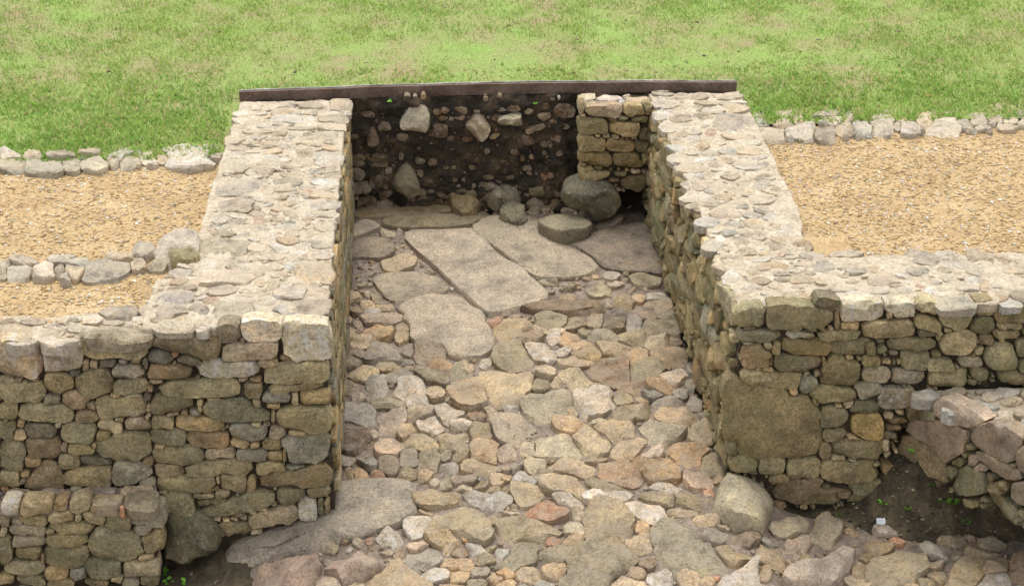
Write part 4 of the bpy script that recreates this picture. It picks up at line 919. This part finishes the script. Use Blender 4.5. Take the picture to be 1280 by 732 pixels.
PCL = [(.18, .13, .08), (.24, .18, .11), (.33, .28, .20), (.14, .11, .07)]
pebbles('lawn_crumbs', 1300, -4.5, 7, 2.4, 7.5, lawn_z, .004, .018, PCL, lambda x, y: ((y > 3.3) | (x < -.8) | (x > 2.6)) & (rng.random(len(x)) < .25+.75*np.exp(-((x-1.2)/2.2)**2-((y-4.1)/.9)**2)))
def blades(name, n, x0, x1, y0, y1, zf, inside, dens, hmin, hmax, wid, seed=0):
    x = rng.uniform(x0, x1, n); y = rng.uniform(y0, y1, n); ok = inside(x, y); x, y = x[ok], y[ok]
    d = np.array([dens(a, b) for a, b in zip(x, y)]); ok = rng.random(len(x)) < d; x, y, d = x[ok], y[ok], d[ok]; n = len(x)
    z = np.array([zf(a, b) for a, b in zip(x, y)]); q = np.array([fr(a, b, 7, 1.1) for a, b in zip(x, y)]); q2 = np.array([fr(a, b, 17, 5) for a, b in zip(x, y)])
    h = (hmin+(hmax-hmin)*rng.random(n))*(.45+.75*d); a = rng.random(n)*2*pi; w = wid*(.6+.8*rng.random(n)); lean = h*(.35+.7*rng.random(n)); b = a+pi/2+rng.normal(0, .5, n)
    p0 = np.stack([x-np.cos(a)*w, y-np.sin(a)*w, z-.003], 1); p1 = np.stack([x+np.cos(a)*w, y+np.sin(a)*w, z-.003], 1)
    p2 = np.stack([x+np.cos(b)*lean*.35+np.cos(a)*w*.8, y+np.sin(b)*lean*.35+np.sin(a)*w*.8, z+h*.6], 1)
    p3 = np.stack([x+np.cos(b)*lean, y+np.sin(b)*lean, z+h], 1)
    V = np.stack([p0, p1, p2, p3], 1).reshape(-1, 3); F = (np.array([(0, 1, 2), (0, 2, 3)])[None]+4*np.arange(n)[:, None, None]).reshape(-1, 3)
    lime, mid, yel = np.array((.34, .45, .11)), np.array((.235, .39, .085)), np.array((.47, .42, .19)); t = np.clip(.55+q*.6+q2*.3+rng.normal(0, .2, n), 0, 1)[:, None]
    c = mid*(1-t)+lime*t; dry = (rng.random(n) < np.clip(.10+.25*(1-d), 0, .5))[:, None]; c = np.where(dry, yel, c)*(1+.18*rng.standard_normal((n, 1)))
    T = np.ones((n, 4, 4)); T[:, :, :3] = np.clip(c, .01, .8)[:, None]
    return tri_mesh(name, V, F, M_GRASS, T.reshape(-1, 4), 'stuff')
def gd(x, y):
    f = .70+.5*fr(x, y, 3, 1.7)+.5*fr(x, y, 9, 6)
    near = (1-sm(2.5, 3.6, y))*.6 if (x < -.72 or x > 2.5) else 0
    bald = math.exp(-((x-1.2)/1.6)**2-((y-3.9)/.55)**2)*.55
    return min(1, max(.04, f+near-bald))
def onlawn(x, y): return (y > 3.25) | ((x < -.74) & (y > 2.24)) | ((x > 2.50) & (y > 2.60))
blades('lawn_grass', 330000, -4.5, 7.5, 2.22, 7.6, lawn_z, onlawn, gd, .010, .028, .0028)
blades('lawn_clover', 26000, -3.6, 6.0, 2.22, 3.7, lawn_z, onlawn, lambda x, y: min(1, max(0, .75+.8*fr(x, y, 3, 2.2)-sm(2.9, 3.7, y)*.8)), .012, .035, .008)

# ------------------------------------------------------------------ small plants and litter
M_LEAF = new_mat('weed_leaf', .55)[0]; M_LEAF.node_tree.nodes['Principled BSDF'].inputs['Base Color'].default_value = (.16, .36, .04, 1)
def weed(px, py, surf, label, r=.035, n=9, off=0.0, cat='weed'):
    u, v = surf.uv(px, py, off); p = surf.world(u, v, off-.006)
    t = thing('small_weed', label, cat, p, 'small weeds growing in the joints')
    for i in range(n):
        a = 2*pi*i/n+random.uniform(-.3, .3); L = r*random.uniform(.6, 1.2); w = L*.32; up = L*random.uniform(.25, .9); ca, sa = cos(a), sin(a)
        vs = [(0, 0, 0), (ca*L*.5-sa*w, sa*L*.5+ca*w, up*.8), (ca*L*.5, sa*L*.5, up*.65), (ca*L*.5+sa*w, sa*L*.5-ca*w, up*.8), (ca*L, sa*L, up*.75)]
        mesh_obj('leaf', vs, [(0, 2, 1), (0, 3, 2), (1, 2, 4), (2, 3, 4)], M_LEAF, t, p)
NS = Surf((0, 0, 0), X, Y, lambda x, y: niche(x, y)[2])
for x, y, r, l in ((1190, 628, .04, 'small bright green weed in the dark hollow, left of the rightmost weeds'), (1179, 645, .04, 'spreading green weed on the damp soil nearest the cobbles below the stub wall'),
                   (1105, 630, .035, 'little green weed on the soil just above the crumpled white scrap'), (1208, 656, .03, 'tiny green weed low on the dark soil, right of the two larger weeds'),
                   (1264, 653, .025, 'tiny green weed at the right edge below the dark hollow'), (1134, 641, .02, 'tiny yellowish weed between the crumpled white scrap and the hollow'), (1160, 640, .02, 'tiny weed in the middle of the damp soil'), (1048, 641, .022, 'tiny weed at the foot of the right front wall')):
    weed(x, y, NS, l, r)
weed(1138, 565, SF, 'green weed clinging to the stones above the dark hollow', .03, 8, .03); weed(1138, 597, SF, 'small weed on the back of the dark hollow', .025, 7, .02)
for x, y, r, l in ((203, 717, .04, 'low green weed in the bottom left corner at the foot of the footing wall'), (212, 727, .035, 'low green weed at the lower picture edge left of the reddish boulder'), (232, 728, .03, 'small weed on the bare earth below the round dark boulder'), (196, 700, .03, 'small weed in the corner between footing wall and round dark boulder')):
    weed(x, y, FLOOR_S, l, r, 10)
weed(517, 421, FLOOR_S, 'little green weed beside the big rounded flagstone', .03, 8, .01)
weed(487, 128, SEC, 'thin grass tuft growing high on the dark earth bank at left', .022, 6, .02); weed(669, 131, SEC, 'small green tuft on the dark earth bank above the tan stones', .02, 6, .02)
M_PAPER, nt_, N_, L_, b_ = new_mat('crumpled_white_scrap', .6); b_.inputs['Base Color'].default_value = (.60, .63, .68, 1)
u, v = NS.uv(1101, 657); p = NS.world(u, v, 0.0)
V, F = grid_v(axis(-.024, .022, 6), axis(-.02, .026, 6), lambda x, y: (x*(1+.15*fr(y*30, 2)), y*.4+.007*fr(x*30, y*30, 4), .004+(y+.02)*.8+.006*fr(x*35, y*35, 9)))
o = mesh_obj('plastic_scrap', V, F, M_PAPER, None, p, True); props(o, 'crumpled white plastic scrap lying at the edge of the cobbles by the dark hollow', 'litter')
